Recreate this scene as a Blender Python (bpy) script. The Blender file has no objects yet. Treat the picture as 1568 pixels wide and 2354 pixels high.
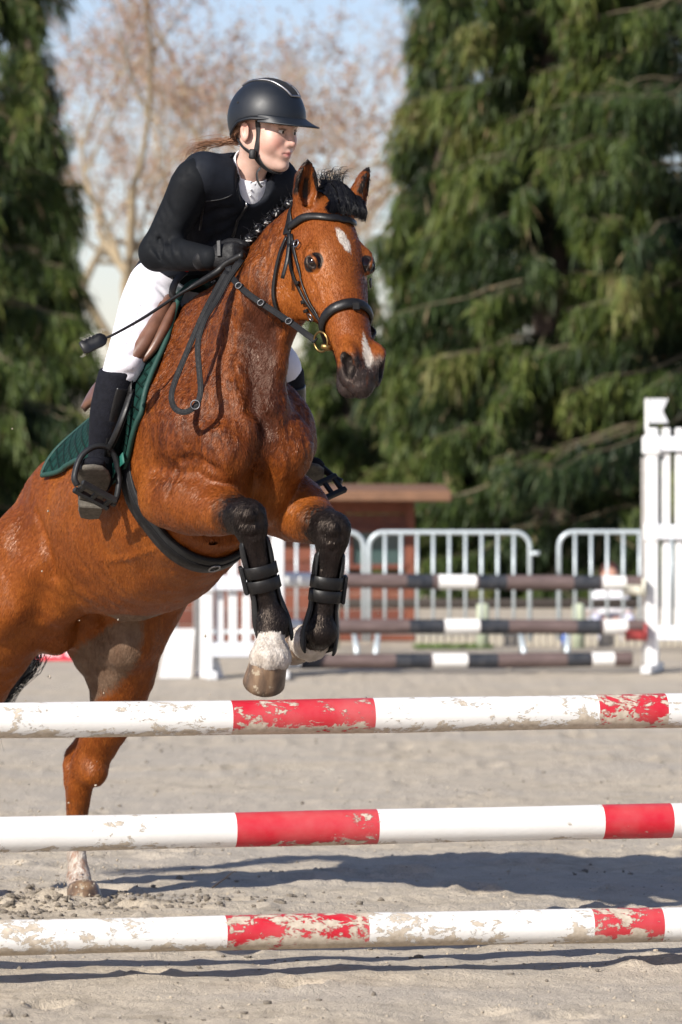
import bpy, bmesh, math, random
import numpy as np
from mathutils import Vector, Matrix

# ------------------------------------------------------------------ camera, sky, sun, exposure
FPX = 9720.0                       # focal length in pixels of a 1568 px wide picture
EYE_Z, HOR = 1.45, 1066.0          # camera height, horizon row (1568 px wide picture)
scene = bpy.context.scene
cam_d = bpy.data.cameras.new('camera')
cam = bpy.data.objects.new('camera', cam_d)
scene.collection.objects.link(cam)
cam.location = (0, 0, EYE_Z)
cam.rotation_euler = (math.radians(90), 0, 0)
cam_d.sensor_fit = 'HORIZONTAL'
cam_d.sensor_width = 24.0
cam_d.lens = 24.0 * FPX / 1568.0
cam_d.shift_y = -(1176.5 - HOR) / 1568.0
cam_d.clip_start, cam_d.clip_end = 0.5, 2000.0
cam_d.dof.use_dof = True
cam_d.dof.focus_distance = 12.55
cam_d.dof.aperture_fstop = 5.0
scene.camera = cam

SUN_AZ = (0.98, 1.20)              # ground shift of a shadow per metre of height: right, away
SUN_EL = math.atan(1.0 / math.hypot(*SUN_AZ))
world = bpy.data.worlds.new('World')
scene.world = world
world.use_nodes = True
wn = world.node_tree.nodes
wl = world.node_tree.links
bg = wn['Background']
sky = wn.new('ShaderNodeTexSky')
sky.sky_type = 'NISHITA'
sky.sun_disc = False
sky.sun_elevation = SUN_EL
sky.sun_rotation = math.atan2(-SUN_AZ[0], -SUN_AZ[1])
sky.air_density, sky.dust_density, sky.ozone_density = 1.0, 0.5, 3.5
tint = wn.new('ShaderNodeMix')
tint.data_type, tint.blend_type = 'RGBA', 'MULTIPLY'
tint.inputs[0].default_value = 1.0
tint.inputs[7].default_value = (1.12, 0.96, 0.98, 1)
wl.new(sky.outputs[0], tint.inputs[6])
wl.new(tint.outputs[2], bg.inputs[0])
bg.inputs[1].default_value = 0.098
sun_d = bpy.data.lights.new('sun', 'SUN')
sun_d.energy = 5.0
sun_d.angle = math.radians(0.53)
sun_d.color = (1.0, 0.95, 0.87)
sun = bpy.data.objects.new('sun', sun_d)
scene.collection.objects.link(sun)
sun.rotation_euler = Vector((-SUN_AZ[0], -SUN_AZ[1], 1.0)).to_track_quat('Z', 'Y').to_euler()
sun.location = (-8, -2, 12)
scene.view_settings.view_transform = 'Standard'
scene.view_settings.look = 'None'
scene.view_settings.exposure = 0.52
scene.view_settings.gamma = 1.0
scene.view_settings.use_curve_mapping = False
scene.cycles.use_denoising = True
scene.cycles.max_bounces = 8
scene.cycles.diffuse_bounces = 3
scene.cycles.transparent_max_bounces = 12

RES = 0.0085                        # finest voxel of the body surfaces (metres)
rng = np.random.default_rng(7)
random.seed(7)


def PX(u, v, y):
    """A point y metres in front of the camera that shows at (u, v)."""
    return np.array([(u - 784.0) / FPX * y, y, EYE_Z - (v - HOR) / FPX * y])


def nrm(v):
    v = np.asarray(v, float)
    return v / np.linalg.norm(v)


# ------------------------------------------------------------------ objects
COL = scene.collection


def link(o, parent=None, label=None, cat=None, group=None, kind=None):
    COL.objects.link(o)
    if parent is not None:
        o.parent = parent
    if label:
        o['label'] = label
    if cat:
        o['category'] = cat
    if group:
        o['group'] = group
    if kind:
        o['kind'] = kind
    return o


def empty(name, loc=(0, 0, 0), label=None, cat=None, group=None):
    o = bpy.data.objects.new(name, None)
    o.empty_display_size = 0.1
    o.location = loc
    bpy.context.view_layer.update()
    return link(o, None, label, cat, group)


def mesh_data(name, verts, faces, smooth=True):
    me = bpy.data.meshes.new(name)
    verts = np.asarray(verts, dtype=np.float32)
    if isinstance(faces, np.ndarray):
        nf, k = faces.shape
        me.vertices.add(len(verts))
        me.vertices.foreach_set('co', verts.ravel())
        me.loops.add(nf * k)
        me.loops.foreach_set('vertex_index', faces.astype(np.int32).ravel())
        me.polygons.add(nf)
        me.polygons.foreach_set('loop_start', np.arange(0, nf * k, k, dtype=np.int32))
        me.update(calc_edges=True)
    else:
        me.from_pydata([tuple(map(float, v)) for v in verts], [], [tuple(f) for f in faces])
        me.update()
    if smooth:
        me.polygons.foreach_set('use_smooth', np.ones(len(me.polygons), dtype=bool))
    return me


def mobj(name, verts, faces, mat, parent=None, smooth=True, attrs=None, **kw):
    """One mesh object. Vertices are in world space; a parent Empty's location is taken off."""
    verts = np.asarray(verts, float)
    off = np.zeros(3)
    p = parent
    while p is not None:
        off += np.array(p.location)
        p = p.parent
    if parent is None:
        off = np.array([verts[:, 0].mean(), verts[:, 1].mean(), verts[:, 2].min()])
    me = mesh_data(name, verts - off, faces, smooth)
    if attrs:
        for k, v in attrs.items():
            a = me.attributes.new(k, 'FLOAT', 'POINT')
            a.data.foreach_set('value', np.asarray(v, dtype=np.float32))
    if mat is not None:
        me.materials.append(mat)
    o = bpy.data.objects.new(name, me)
    if parent is None:
        o.location = off
    return link(o, parent, **kw)


def join(*parts):
    """Merge (verts, faces) pairs; faces may mix sizes."""
    V, F, n = [], [], 0
    for v, f in parts:
        V.append(np.asarray(v, float))
        F += [tuple(int(i) + n for i in ff) for ff in f]
        n += len(v)
    return np.vstack(V), F


# ------------------------------------------------------------------ small mesh builders
def catmull(pts, n, closed=False):
    pts = np.asarray(pts, float)
    if closed:
        P = np.vstack([pts[-1], pts, pts[0], pts[1]])
        m = len(pts)
    else:
        P = np.vstack([2 * pts[0] - pts[1], pts, 2 * pts[-1] - pts[-2]])
        m = len(pts) - 1
    t = np.linspace(0, m, n + (0 if closed else 1), endpoint=not closed)
    i = np.minimum(t.astype(int), m - 1)
    f = (t - i)[:, None]
    a, b, c, d = P[i], P[i + 1], P[i + 2], P[i + 3]
    return 0.5 * (2 * b + (c - a) * f + (2 * a - 5 * b + 4 * c - d) * f ** 2 + (3 * b - a - 3 * c + d) * f ** 3)


def tangents(p, closed=False):
    if closed:
        t = np.roll(p, -1, 0) - np.roll(p, 1, 0)
    else:
        t = np.gradient(p, axis=0)
    return t / np.maximum(np.linalg.norm(t, axis=1, keepdims=True), 1e-9)


def sweep(path, rad, sides=8, closed=False, side=None, flat=1.0, cap=True):
    """Tube along a path; 'side' gives the direction of the wide axis, flat = thickness / width."""
    p = np.asarray(path, float)
    n = len(p)
    r = np.broadcast_to(np.asarray(rad, float), (n,))
    T = tangents(p, closed)
    if side is None:
        s = np.cross(T[0], [0.13, 0.31, 0.94])
        if np.linalg.norm(s) < 1e-3:
            s = np.cross(T[0], [1, 0, 0])
        S = np.zeros_like(p)
        for i in range(n):
            s = s - T[i] * s.dot(T[i])
            s = s / np.linalg.norm(s)
            S[i] = s
    else:
        S = np.broadcast_to(np.asarray(side, float), (n, 3)).copy()
        S -= T * (S * T).sum(1, keepdims=True)
        S /= np.maximum(np.linalg.norm(S, axis=1, keepdims=True), 1e-9)
    U = np.cross(T, S)
    a = np.linspace(0, 2 * np.pi, sides, endpoint=False) + np.pi / sides
    ring = np.cos(a)[None, :, None] * S[:, None] + flat * np.sin(a)[None, :, None] * U[:, None]
    V = (p[:, None] + ring * r[:, None, None]).reshape(-1, 3)
    F = []
    m = n if closed else n - 1
    for i in range(m):
        j = (i + 1) % n
        for k in range(sides):
            l = (k + 1) % sides
            F.append((i * sides + k, i * sides + l, j * sides + l, j * sides + k))
    if cap and not closed:
        F.append(tuple(range(sides - 1, -1, -1)))
        F.append(tuple((n - 1) * sides + k for k in range(sides)))
    return V, F


def strap(path, normal, width, thick, closed=False):
    """Flat leather strap with a small bevel: rectangular section, width across, thick along the normal."""
    p = np.asarray(path, float)
    n = len(p)
    T = tangents(p, closed)
    N = np.broadcast_to(np.asarray(normal, float), (n, 3)).copy()
    N -= T * (N * T).sum(1, keepdims=True)
    N /= np.maximum(np.linalg.norm(N, axis=1, keepdims=True), 1e-9)
    W = np.cross(T, N)
    w = np.broadcast_to(np.asarray(width, float), (n,))[:, None] / 2
    h = thick / 2
    b = min(h, 0.0016)
    prof = [(-1, -h + b, 0), (-1, h - b, 0), (-1, h, b), (1, h, -b), (1, h - b, 0), (1, -h + b, 0), (1, -h, -b), (-1, -h, b)]
    V = np.stack([p + W * (s * w + (dw if True else 0)) + N * q for s, q, dw in prof], 1).reshape(-1, 3)
    k = len(prof)
    F = []
    m = n if closed else n - 1
    for i in range(m):
        j = (i + 1) % n
        for a in range(k):
            c = (a + 1) % k
            F.append((i * k + a, i * k + c, j * k + c, j * k + a))
    if not closed:
        F.append(tuple(range(k - 1, -1, -1)))
        F.append(tuple((n - 1) * k + a for a in range(k)))
    return V, F


def loft(sections, cap=True):
    """Rings of equal count joined in order."""
    n = len(sections[0])
    V = np.vstack(sections)
    F = []
    for i in range(len(sections) - 1):
        for k in range(n):
            l = (k + 1) % n
            F.append((i * n + k, i * n + l, (i + 1) * n + l, (i + 1) * n + k))
    if cap:
        F.append(tuple(range(n - 1, -1, -1)))
        b = (len(sections) - 1) * n
        F.append(tuple(b + k for k in range(n)))
    return V, F


def box(c, size, axes=None, bevel=0.0):
    """Box with chamfered long edges (bevel > 0) about centre c."""
    c = np.asarray(c, float)
    s = np.asarray(size, float) / 2
    A = np.eye(3) if axes is None else np.asarray(axes, float)
    if bevel <= 0:
        q = np.array([[x, y, z] for z in (-1, 1) for x, y in ((-1, -1), (1, -1), (1, 1), (-1, 1))]) * s
        F = [(3, 2, 1, 0), (4, 5, 6, 7), (0, 1, 5, 4), (1, 2, 6, 5), (2, 3, 7, 6), (3, 0, 4, 7)]
        return c + q @ A, F
    b = min(bevel, s.min() * 0.9)
    o = [(-s[0] + b, -s[1]), (s[0] - b, -s[1]), (s[0], -s[1] + b), (s[0], s[1] - b), (s[0] - b, s[1]), (-s[0] + b, s[1]), (-s[0], s[1] - b), (-s[0], -s[1] + b)]
    o = np.array(o)
    inn = np.array([(-s[0] + b, -s[1] + b), (s[0] - b, -s[1] + b), (s[0] - b, -s[1] + b), (s[0] - b, s[1] - b), (s[0] - b, s[1] - b), (-s[0] + b, s[1] - b), (-s[0] + b, s[1] - b), (-s[0] + b, -s[1] + b)])
    secs = [np.c_[inn, np.full(8, -s[2])], np.c_[o, np.full(8, -s[2] + b)], np.c_[o, np.full(8, s[2] - b)], np.c_[inn, np.full(8, s[2])]]
    V, F = loft(secs)
    return c + V @ A, F


def uvsphere(c, r, seg=16, rings=10, axes=None):
    r = np.broadcast_to(np.asarray(r, float), (3,))
    A = np.eye(3) if axes is None else np.asarray(axes, float)
    th = np.linspace(0, np.pi, rings + 1)[1:-1]
    ph = np.linspace(0, 2 * np.pi, seg, endpoint=False)
    V = [[0, 0, -1.0]] + [[math.sin(t) * math.cos(p), math.sin(t) * math.sin(p), -math.cos(t)] for t in th for p in ph] + [[0, 0, 1.0]]
    F = [(0, 1 + (k + 1) % seg, 1 + k) for k in range(seg)]
    for i in range(rings - 2):
        for k in range(seg):
            l = (k + 1) % seg
            F.append((1 + i * seg + k, 1 + i * seg + l, 1 + (i + 1) * seg + l, 1 + (i + 1) * seg + k))
    b = 1 + (rings - 2) * seg
    F += [(b + k, b + (k + 1) % seg, b + seg) for k in range(seg)]
    return np.asarray(c, float) + (np.array(V) * r) @ A, F


def torus(c, R, r, axis, n=24, m=8, stretch=(1, 1), ref=None):
    a = nrm(axis)
    s = np.cross(a, [0, 0, 1] if ref is None else ref)
    s = nrm(s) if np.linalg.norm(s) > 1e-6 else np.array([1.0, 0, 0])
    t = np.cross(a, s)
    q = np.linspace(0, 2 * np.pi, n, endpoint=False)
    path = np.asarray(c, float) + R * (stretch[0] * np.cos(q)[:, None] * s + stretch[1] * np.sin(q)[:, None] * t)
    return sweep(path, r, m, closed=True)


# ------------------------------------------------------------------ materials
def new_mat(name):
    m = bpy.data.materials.new(name)
    m.use_nodes = True
    nt = m.node_tree
    return m, nt, nt.nodes['Principled BSDF']


class NT:
    """Tiny node-building helper."""

    def __init__(s, nt):
        s.nt = nt

    def n(s, t, **kw):
        x = s.nt.nodes.new(t)
        for k, v in kw.items():
            setattr(x, k, v)
        return x

    def l(s, a, b):
        s.nt.links.new(a, b)

    def coord(s, kind='Object', scale=(1, 1, 1), rot=(0, 0, 0)):
        c = s.n('ShaderNodeTexCoord')
        m = s.n('ShaderNodeMapping')
        m.inputs['Scale'].default_value = scale
        m.inputs['Rotation'].default_value = rot
        s.l(c.outputs[kind], m.inputs[0])
        return m.outputs[0]

    def noise(s, vec, scale, detail=4, rough=0.55, out=0, dist=0.0):
        x = s.n('ShaderNodeTexNoise')
        x.inputs['Scale'].default_value = scale
        x.inputs['Detail'].default_value = detail
        x.inputs['Roughness'].default_value = rough
        x.inputs['Distortion'].default_value = dist
        if vec is not None:
            s.l(vec, x.inputs['Vector'])
        return x.outputs[out]

    def ramp(s, fac, stops, interp='LINEAR'):
        r = s.n('ShaderNodeValToRGB')
        r.color_ramp.interpolation = interp
        el = r.color_ramp.elements
        while len(el) < len(stops):
            el.new(0.5)
        for e, (p, c) in zip(el, stops):
            e.position = p
            e.color = (c, c, c, 1) if isinstance(c, (int, float)) else (*c, 1)
        s.l(fac, r.inputs[0])
        return r.outputs[0]

    def mix(s, fac, a, b, mode='MIX'):
        m = s.n('ShaderNodeMix', data_type='RGBA', blend_type=mode)
        for sock, v in ((m.inputs[0], fac), (m.inputs[6], a), (m.inputs[7], b)):
            if isinstance(v, (int, float)):
                sock.default_value = v
            elif isinstance(v, (tuple, list)):
                sock.default_value = (*v, 1) if len(v) == 3 else v
            else:
                s.l(v, sock)
        return m.outputs[2]

    def math(s, op, a, b=0.0, clamp=False):
        m = s.n('ShaderNodeMath', operation=op, use_clamp=clamp)
        for sock, v in ((m.inputs[0], a), (m.inputs[1], b)):
            if isinstance(v, (int, float)):
                sock.default_value = v
            else:
                s.l(v, sock)
        return m.outputs[0]

    def attr(s, name):
        a = s.n('ShaderNodeAttribute', attribute_name=name)
        return a.outputs['Fac']

    def bump(s, h, strength=0.3, dist=0.01, normal=None):
        b = s.n('ShaderNodeBump')
        b.inputs['Strength'].default_value = strength
        b.inputs['Distance'].default_value = dist
        s.l(h, b.inputs['Height'])
        if normal is not None:
            s.l(normal, b.inputs['Normal'])
        return b.outputs[0]


def simple(name, col, rough=0.6, var=0.15, scale=30, bump=0.0, bscale=200, bdist=0.002, metal=0.0, spec=0.5, sheen=0.0, coat=0.0, rvar=0.1):
    """Principled material whose colour and gloss vary with noise, with optional fine relief."""
    m, nt, p = new_mat(name)
    k = NT(nt)
    co = k.coord('Object')
    nz = k.noise(co, scale, 5, 0.6)
    dark = tuple(c * (1 - var) for c in col)
    lite = tuple(min(1, c * (1 + var)) for c in col)
    k.l(k.ramp(nz, [(0.3, dark), (0.7, lite)]), p.inputs['Base Color'])
    k.l(k.ramp(k.noise(co, scale * 2.3, 4), [(0.3, max(0.02, rough - rvar)), (0.7, min(1, rough + rvar))]), p.inputs['Roughness'])
    p.inputs['Metallic'].default_value = metal
    p.inputs['Specular IOR Level'].default_value = spec
    if sheen:
        p.inputs['Sheen Weight'].default_value = sheen
    if coat:
        p.inputs['Coat Weight'].default_value = coat
    if bump:
        k.l(k.bump(k.noise(co, bscale, 4), bump, bdist), p.inputs['Normal'])
    return m


# ------------------------------------------------------------------ signed distance modelling
class Field:
    def __init__(s):
        s.ops = []

    def add(s, prim, k=0.03):
        s.ops.append((0, prim, k))

    def sub(s, prim, k=0.01):
        s.ops.append((1, prim, k))

    def ev(s, P, ops=None, rel=None, reach=0.0):
        d = np.full(len(P), 1.0, dtype=P.dtype)
        for kind, (fn, c, R), k in (s.ops if ops is None else ops):
            q = fn(P)
            if rel is not None:
                rel.append(q < reach + k)
            if kind == 0:
                h = np.maximum(k - np.abs(d - q), 0) / k
                d = np.minimum(d, q) - h * h * k * 0.25
            else:
                q = -q
                h = np.maximum(k - np.abs(d - q), 0) / k
                d = np.maximum(d, q) + h * h * k * 0.25
        return d

    def near(s, c, R):
        return [o for o in s.ops if np.linalg.norm(o[1][1] - c) < o[1][2] + R + o[2] + 0.05]

    def vg(s, P, e=0.003, ops=None):
        """Value and unit gradient, from one stacked evaluation."""
        n = len(P)
        D = np.array([[0, 0, 0], [1, 0, 0], [-1, 0, 0], [0, 1, 0], [0, -1, 0], [0, 0, 1], [0, 0, -1]]) * e
        v = s.ev((P[None] + D[:, None]).reshape(-1, 3), ops).reshape(7, n)
        g = np.stack([v[1] - v[2], v[3] - v[4], v[5] - v[6]], 1)
        return v[0], g / np.maximum(np.linalg.norm(g, axis=1, keepdims=True), 1e-9)

    def grad(s, P, e=0.003, ops=None):
        return s.vg(P, e, ops)[1]

    def snap(s, P, off=0.0, it=5):
        """Move points onto the surface (offset 'off' outside it); returns points and normals."""
        P = np.array(P, float)
        c = (P.min(0) + P.max(0)) / 2
        ops = s.near(c, np.linalg.norm(P - c, axis=1).max() + 0.08)
        for _ in range(it):
            d, g = s.vg(P, 0.003, ops)
            P -= g * np.clip(d - off, -0.05, 0.05)[:, None]
        return P, g

    def ray(s, o, d, far=0.8):
        """Last crossing from inside to outside along rays o + t d."""
        o = np.broadcast_to(np.asarray(o, float), d.shape)
        t = np.full(len(d), far)
        ops = s.near((o + 0.3 * d).mean(0), 0.75)
        for _ in range(26):
            t = t - np.clip(s.ev(o + t[:, None] * d, ops) * 0.85, -0.05, 0.12)
        return o + t[:, None] * d

    def mesh(s, h, lo=None, hi=None):
        """Sparse surface nets (blocks of 16 cells, then sub-blocks of 4); returns vertices and quads."""
        B, C4 = 16, 4
        bs = B * h
        if lo is None:
            lo = np.min([o[1][1] - o[1][2] for o in s.ops if o[0] == 0], 0) - 0.03
            hi = np.max([o[1][1] + o[1][2] for o in s.ops if o[0] == 0], 0) + 0.03
        nb = np.ceil((hi - lo) / bs).astype(int)
        I = np.stack(np.meshgrid(*[np.arange(n) for n in nb], indexing='ij'), -1).reshape(-1, 3)
        C = lo + (I + 0.5) * bs
        R = bs * 0.8661
        todo = []
        cc = I // 4
        ck = (cc[:, 0] * 4096 + cc[:, 1]) * 4096 + cc[:, 2]
        o = np.argsort(ck, kind='stable')
        for grp in np.split(o, np.nonzero(np.diff(ck[o]))[0] + 1):
            ops = s.near(C[grp].mean(0), 4 * R)
            if any(q[0] == 0 for q in ops):
                rel = []
                d = s.ev(C[grp], ops, rel, R * 1.7)
                for j, g in enumerate(grp):
                    if abs(d[j]) < R * 1.45:
                        todo.append((I[g], [p for p, w in zip(ops, rel) if w[j]]))
        q4 = np.stack(np.meshgrid(*[np.arange(4)] * 3, indexing='ij'), -1).reshape(-1, 3) * C4
        g5 = np.stack(np.meshgrid(*[np.arange(5)] * 3, indexing='ij'), -1).reshape(-1, 3)
        N = nb * B + 2
        keyf = lambda q: (q[..., 0] * N[1] + q[..., 1]) * N[2] + q[..., 2]
        corner = np.array([(x, y, z) for x in (0, 1) for y in (0, 1) for z in (0, 1)])
        ce = [(a, b) for a in range(8) for b in range(a + 1, 8) if np.abs(corner[a] - corner[b]).sum() == 1]
        keys, verts, edges = [], [], []
        for b, ops in todo:
            sc = lo + (b * B + q4 + 2) * h
            d = s.ev(sc.astype(np.float32), ops)
            sub = q4[np.abs(d) < 2 * h * 1.7321 * 2.3] + b * B
            if not len(sub):
                continue
            pts = (lo + (sub[:, None] + g5[None]) * h).reshape(-1, 3)
            D = s.ev(pts.astype(np.float32), ops).reshape(-1, 5, 5, 5)
            S = D < 0
            cnt = sum(S[:, x:4 + x, y:4 + y, z:4 + z].astype(np.int8) for x, y, z in corner)
            act = np.argwhere((cnt > 0) & (cnt < 8))
            if not len(act):
                continue
            cell = act[:, 1:]
            vals = np.stack([D[act[:, 0], cell[:, 0] + x, cell[:, 1] + y, cell[:, 2] + z] for x, y, z in corner], 1).astype(float)
            acc = np.zeros((len(act), 3))
            num = np.zeros(len(act))
            for a, e in ce:
                va, vb = vals[:, a], vals[:, e]
                m = (va < 0) != (vb < 0)
                t = np.where(m, va / np.where(m, va - vb, 1), 0)
                acc += np.where(m[:, None], corner[a] + t[:, None] * (corner[e] - corner[a]), 0)
                num += m
            gc = sub[act[:, 0]] + cell
            keys.append(keyf(gc))
            verts.append(lo + (gc + acc / num[:, None]) * h)
            s0 = S[:, :4, :4, :4]
            for ax in range(3):
                sl = [slice(None)] + [slice(0, 4)] * 3
                sl[ax + 1] = slice(1, 5)
                w = np.argwhere(s0 != S[tuple(sl)])
                if len(w):
                    edges.append(np.c_[sub[w[:, 0]] + w[:, 1:], np.full(len(w), ax), s0[tuple(w.T)]])
        keys = np.concatenate(keys)
        verts = np.concatenate(verts)
        edges = np.concatenate(edges)
        order = np.argsort(keys)
        keys, verts = keys[order], verts[order]
        quads = []
        for ax in range(3):
            e = edges[edges[:, 3] == ax]
            p = e[:, :3]
            o1 = np.eye(3, dtype=int)[(ax + 1) % 3]
            o2 = np.eye(3, dtype=int)[(ax + 2) % 3]
            q = np.stack([keyf(p - o1 - o2), keyf(p - o2), keyf(p), keyf(p - o1)], 1)
            ix = np.searchsorted(keys, q)
            ix = np.minimum(ix, len(keys) - 1)
            ok = (keys[ix] == q).all(1)
            ix = ix[ok]
            flip = e[ok, 4] == 0
            ix[flip] = ix[flip][:, ::-1]
            quads.append(ix)
        return verts, np.concatenate(quads)


def pick(P, a, ba, L, r, slack):
    """Segments that can be the nearest one for any of the points P."""
    if len(a) < 3:
        return range(len(a))
    lo, hi = P.min(0), P.max(0)
    c = (lo + hi) / 2
    R = np.linalg.norm(hi - lo) / 2
    pa = c - a
    h = np.clip((pa * ba).sum(1) / L, 0, 1)
    d = np.linalg.norm(pa - h[:, None] * ba, axis=1) - r
    return np.nonzero(d - slack <= (d + slack).min() + 2.02 * R)[0]


def s_ell(c, r, axes=None):
    """Ellipsoid; axes are rows (unit vectors) for the three radii."""
    c = np.asarray(c, float)
    r = np.broadcast_to(np.asarray(r, np.float32), (3,))
    A = (np.eye(3) if axes is None else np.asarray(axes, float)).astype(np.float32)
    c32 = c.astype(np.float32)

    def fn(P):
        q = (P - c32) @ A.T
        q /= r
        k0 = np.sqrt(np.einsum('ij,ij->i', q, q))
        q /= r
        k1 = np.sqrt(np.einsum('ij,ij->i', q, q))
        return k0 * (k0 - 1) / np.maximum(k1, 1e-6)
    return fn, c, float(r.max())


def s_chain(pts, rad, n=0):
    """Round tube with varying radius through points (resampled to n segments)."""
    pts = np.asarray(pts, float)
    rad = np.broadcast_to(np.asarray(rad, float), (len(pts),))
    if n:
        q = catmull(np.c_[pts, rad], n)
        pts, rad = q[:, :3], np.maximum(q[:, 3], 0.001)
    a, ba = pts[:-1], np.diff(pts, axis=0)
    L = np.maximum((ba ** 2).sum(1), 1e-9)
    r0, dr = rad[:-1], np.diff(rad)
    c = (pts.min(0) + pts.max(0)) / 2
    R = (np.linalg.norm(pts - c, axis=1) + rad).max()
    a, ba, L, r0, dr = (q.astype(np.float32) for q in (a, ba, L, r0, dr))

    def fn(P):
        out = None
        for i in pick(P, a, ba, L, r0 + 0.5 * dr, 0.5 * np.abs(dr)):
            pa = P - a[i]
            h = np.clip(pa @ ba[i] / L[i], 0, 1)
            pa = pa - h[:, None] * ba[i]
            d = np.sqrt(np.einsum('ij,ij->i', pa, pa)) - (r0[i] + dr[i] * h)
            out = d if out is None else np.minimum(out, d)
        return out
    return fn, c, float(R)


def s_tube(pts, A, ra, rb, n=20, endc=1.0):
    """Elliptical tube: ra along axis A (lateral), rb along A x tangent."""
    pts = np.asarray(pts, float)
    m = len(pts)
    A = np.broadcast_to(np.asarray(A, float), (m, 3))
    q = catmull(np.c_[pts, A, np.broadcast_to(ra, (m,)), np.broadcast_to(rb, (m,))], n)
    pts, A, ra, rb = q[:, :3], q[:, 3:6], np.maximum(q[:, 6], 0.004), np.maximum(q[:, 7], 0.004)
    T = tangents(pts)
    A = A - T * (A * T).sum(1, keepdims=True)
    A /= np.linalg.norm(A, axis=1, keepdims=True)
    U = np.cross(A, T)
    M = np.c_[pts, A, U, T, ra, rb, np.minimum(ra, rb) * endc]
    a, ba = pts[:-1], np.diff(pts, axis=0)
    L = (ba ** 2).sum(1)
    c = (pts.min(0) + pts.max(0)) / 2
    R = (np.linalg.norm(pts - c, axis=1) + np.maximum(ra, rb)).max()
    M, a, ba, L = (q.astype(np.float32) for q in (M, a, ba, L))

    def fn(P):
        best = np.full(len(P), 1e9, dtype=P.dtype)
        idx = np.zeros(len(P), int)
        hh = np.zeros(len(P), dtype=P.dtype)
        for i in pick(P, a, ba, L, 0.0, 0.0):
            pa = P - a[i]
            h = np.clip(pa @ ba[i] / L[i], 0, 1)
            pa = pa - h[:, None] * ba[i]
            d = np.einsum('ij,ij->i', pa, pa)
            w = d < best
            best = np.where(w, d, best)
            idx = np.where(w, i, idx)
            hh = np.where(w, h, hh)
        h = hh[:, None]
        m = M[idx] * (1 - h) + M[idx + 1] * h
        D = P - m[:, :3]
        q = np.stack([np.einsum('ij,ij->i', D, m[:, 3:6]), np.einsum('ij,ij->i', D, m[:, 6:9]), np.einsum('ij,ij->i', D, m[:, 9:12])], 1)
        r = m[:, 12:15]
        q /= r
        k0 = np.sqrt(np.einsum('ij,ij->i', q, q))
        g = q / r
        k1 = np.sqrt(np.einsum('ij,ij->i', g, g))
        return k0 * (k0 - 1) / np.maximum(k1, 1e-5)
    return fn, c, float(R)
# ================================================================== ground
def vnoise(x, y, seed, cell):
    """Smooth value noise on a lattice of 'cell' metres."""
    r = np.random.default_rng(seed).random((512, 512))
    gx, gy = x / cell, y / cell
    i, j = np.floor(gx).astype(int), np.floor(gy).astype(int)
    fx, fy = gx - i, gy - j
    fx, fy = fx * fx * (3 - 2 * fx), fy * fy * (3 - 2 * fy)
    g = lambda a, b: r[a % 512, b % 512]
    return (g(i, j) * (1 - fx) + g(i + 1, j) * fx) * (1 - fy) + (g(i, j + 1) * (1 - fx) + g(i + 1, j + 1) * fx) * fy


_pr = np.random.default_rng(21)
PRINTS = np.c_[_pr.uniform(-2.2, 2.2, 150), 10.6 + 15 * _pr.random(150) ** 1.3, _pr.uniform(0.05, 0.09, 150), _pr.uniform(0.5, 1.3, 150)]
DIG = [(-0.93, 13.95, 0.34), (-1.30, 13.75, 0.30)]               # sand thrown up where the hind feet push off


def ground_z(x, y):
    z = 0.018 * (vnoise(x, y, 1, 0.9) - 0.5) + 0.014 * (vnoise(x, y, 2, 0.28) - 0.5) + 0.011 * (vnoise(x, y, 3, 0.10) - 0.5) + 0.008 * (vnoise(x, y, 4, 0.045) - 0.5)
    lump = np.maximum(vnoise(x, y, 5, 0.07) - 0.72, 0) * np.maximum(vnoise(x, y, 6, 0.6) - 0.35, 0)
    z = z + 0.16 * lump
    for a, b, r, d in PRINTS:
        q = np.hypot(x - a, (y - b) * 0.8) / r
        z = z - 0.022 * d * np.exp(-q ** 4) + 0.015 * d * np.exp(-((q - 1.35) / 0.3) ** 2) * (0.4 + vnoise(x, y, 14, 0.05))
    for a, b, r in DIG:
        q = np.hypot(x - a, y - b) / r
        z = z + np.exp(-q ** 2 * 2) * 0.07 * (vnoise(x, y, 9, 0.06) - 0.35)
    return z


def grow(a, b, step, g, far):
    v = list(np.arange(a, b + 1e-6, step))
    s = step
    while v[-1] < far:
        s *= g
        v.append(v[-1] + s)
    return v


gx = grow(0, 1.7, 0.018, 1.22, 70)
gx = np.array([-q for q in gx[:0:-1]] + gx)
gy = grow(10.4, 16.0, 0.022, 1.035, 160)
gy = np.array([2.0, 5.0, 8.0, 9.5, 10.1] + gy)
X, Y = np.meshgrid(gx, gy, indexing='ij')
fade = 1 / (1 + np.maximum(Y - 30, 0) * 0.2)
Z = ground_z(X, Y) * fade * np.where(np.abs(X) > 6, 0.4, 1)
n0, n1 = X.shape
idx = np.arange(n0 * n1).reshape(n0, n1)
quads = np.stack([idx[:-1, :-1], idx[1:, :-1], idx[1:, 1:], idx[:-1, 1:]], -1).reshape(-1, 4)


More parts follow.
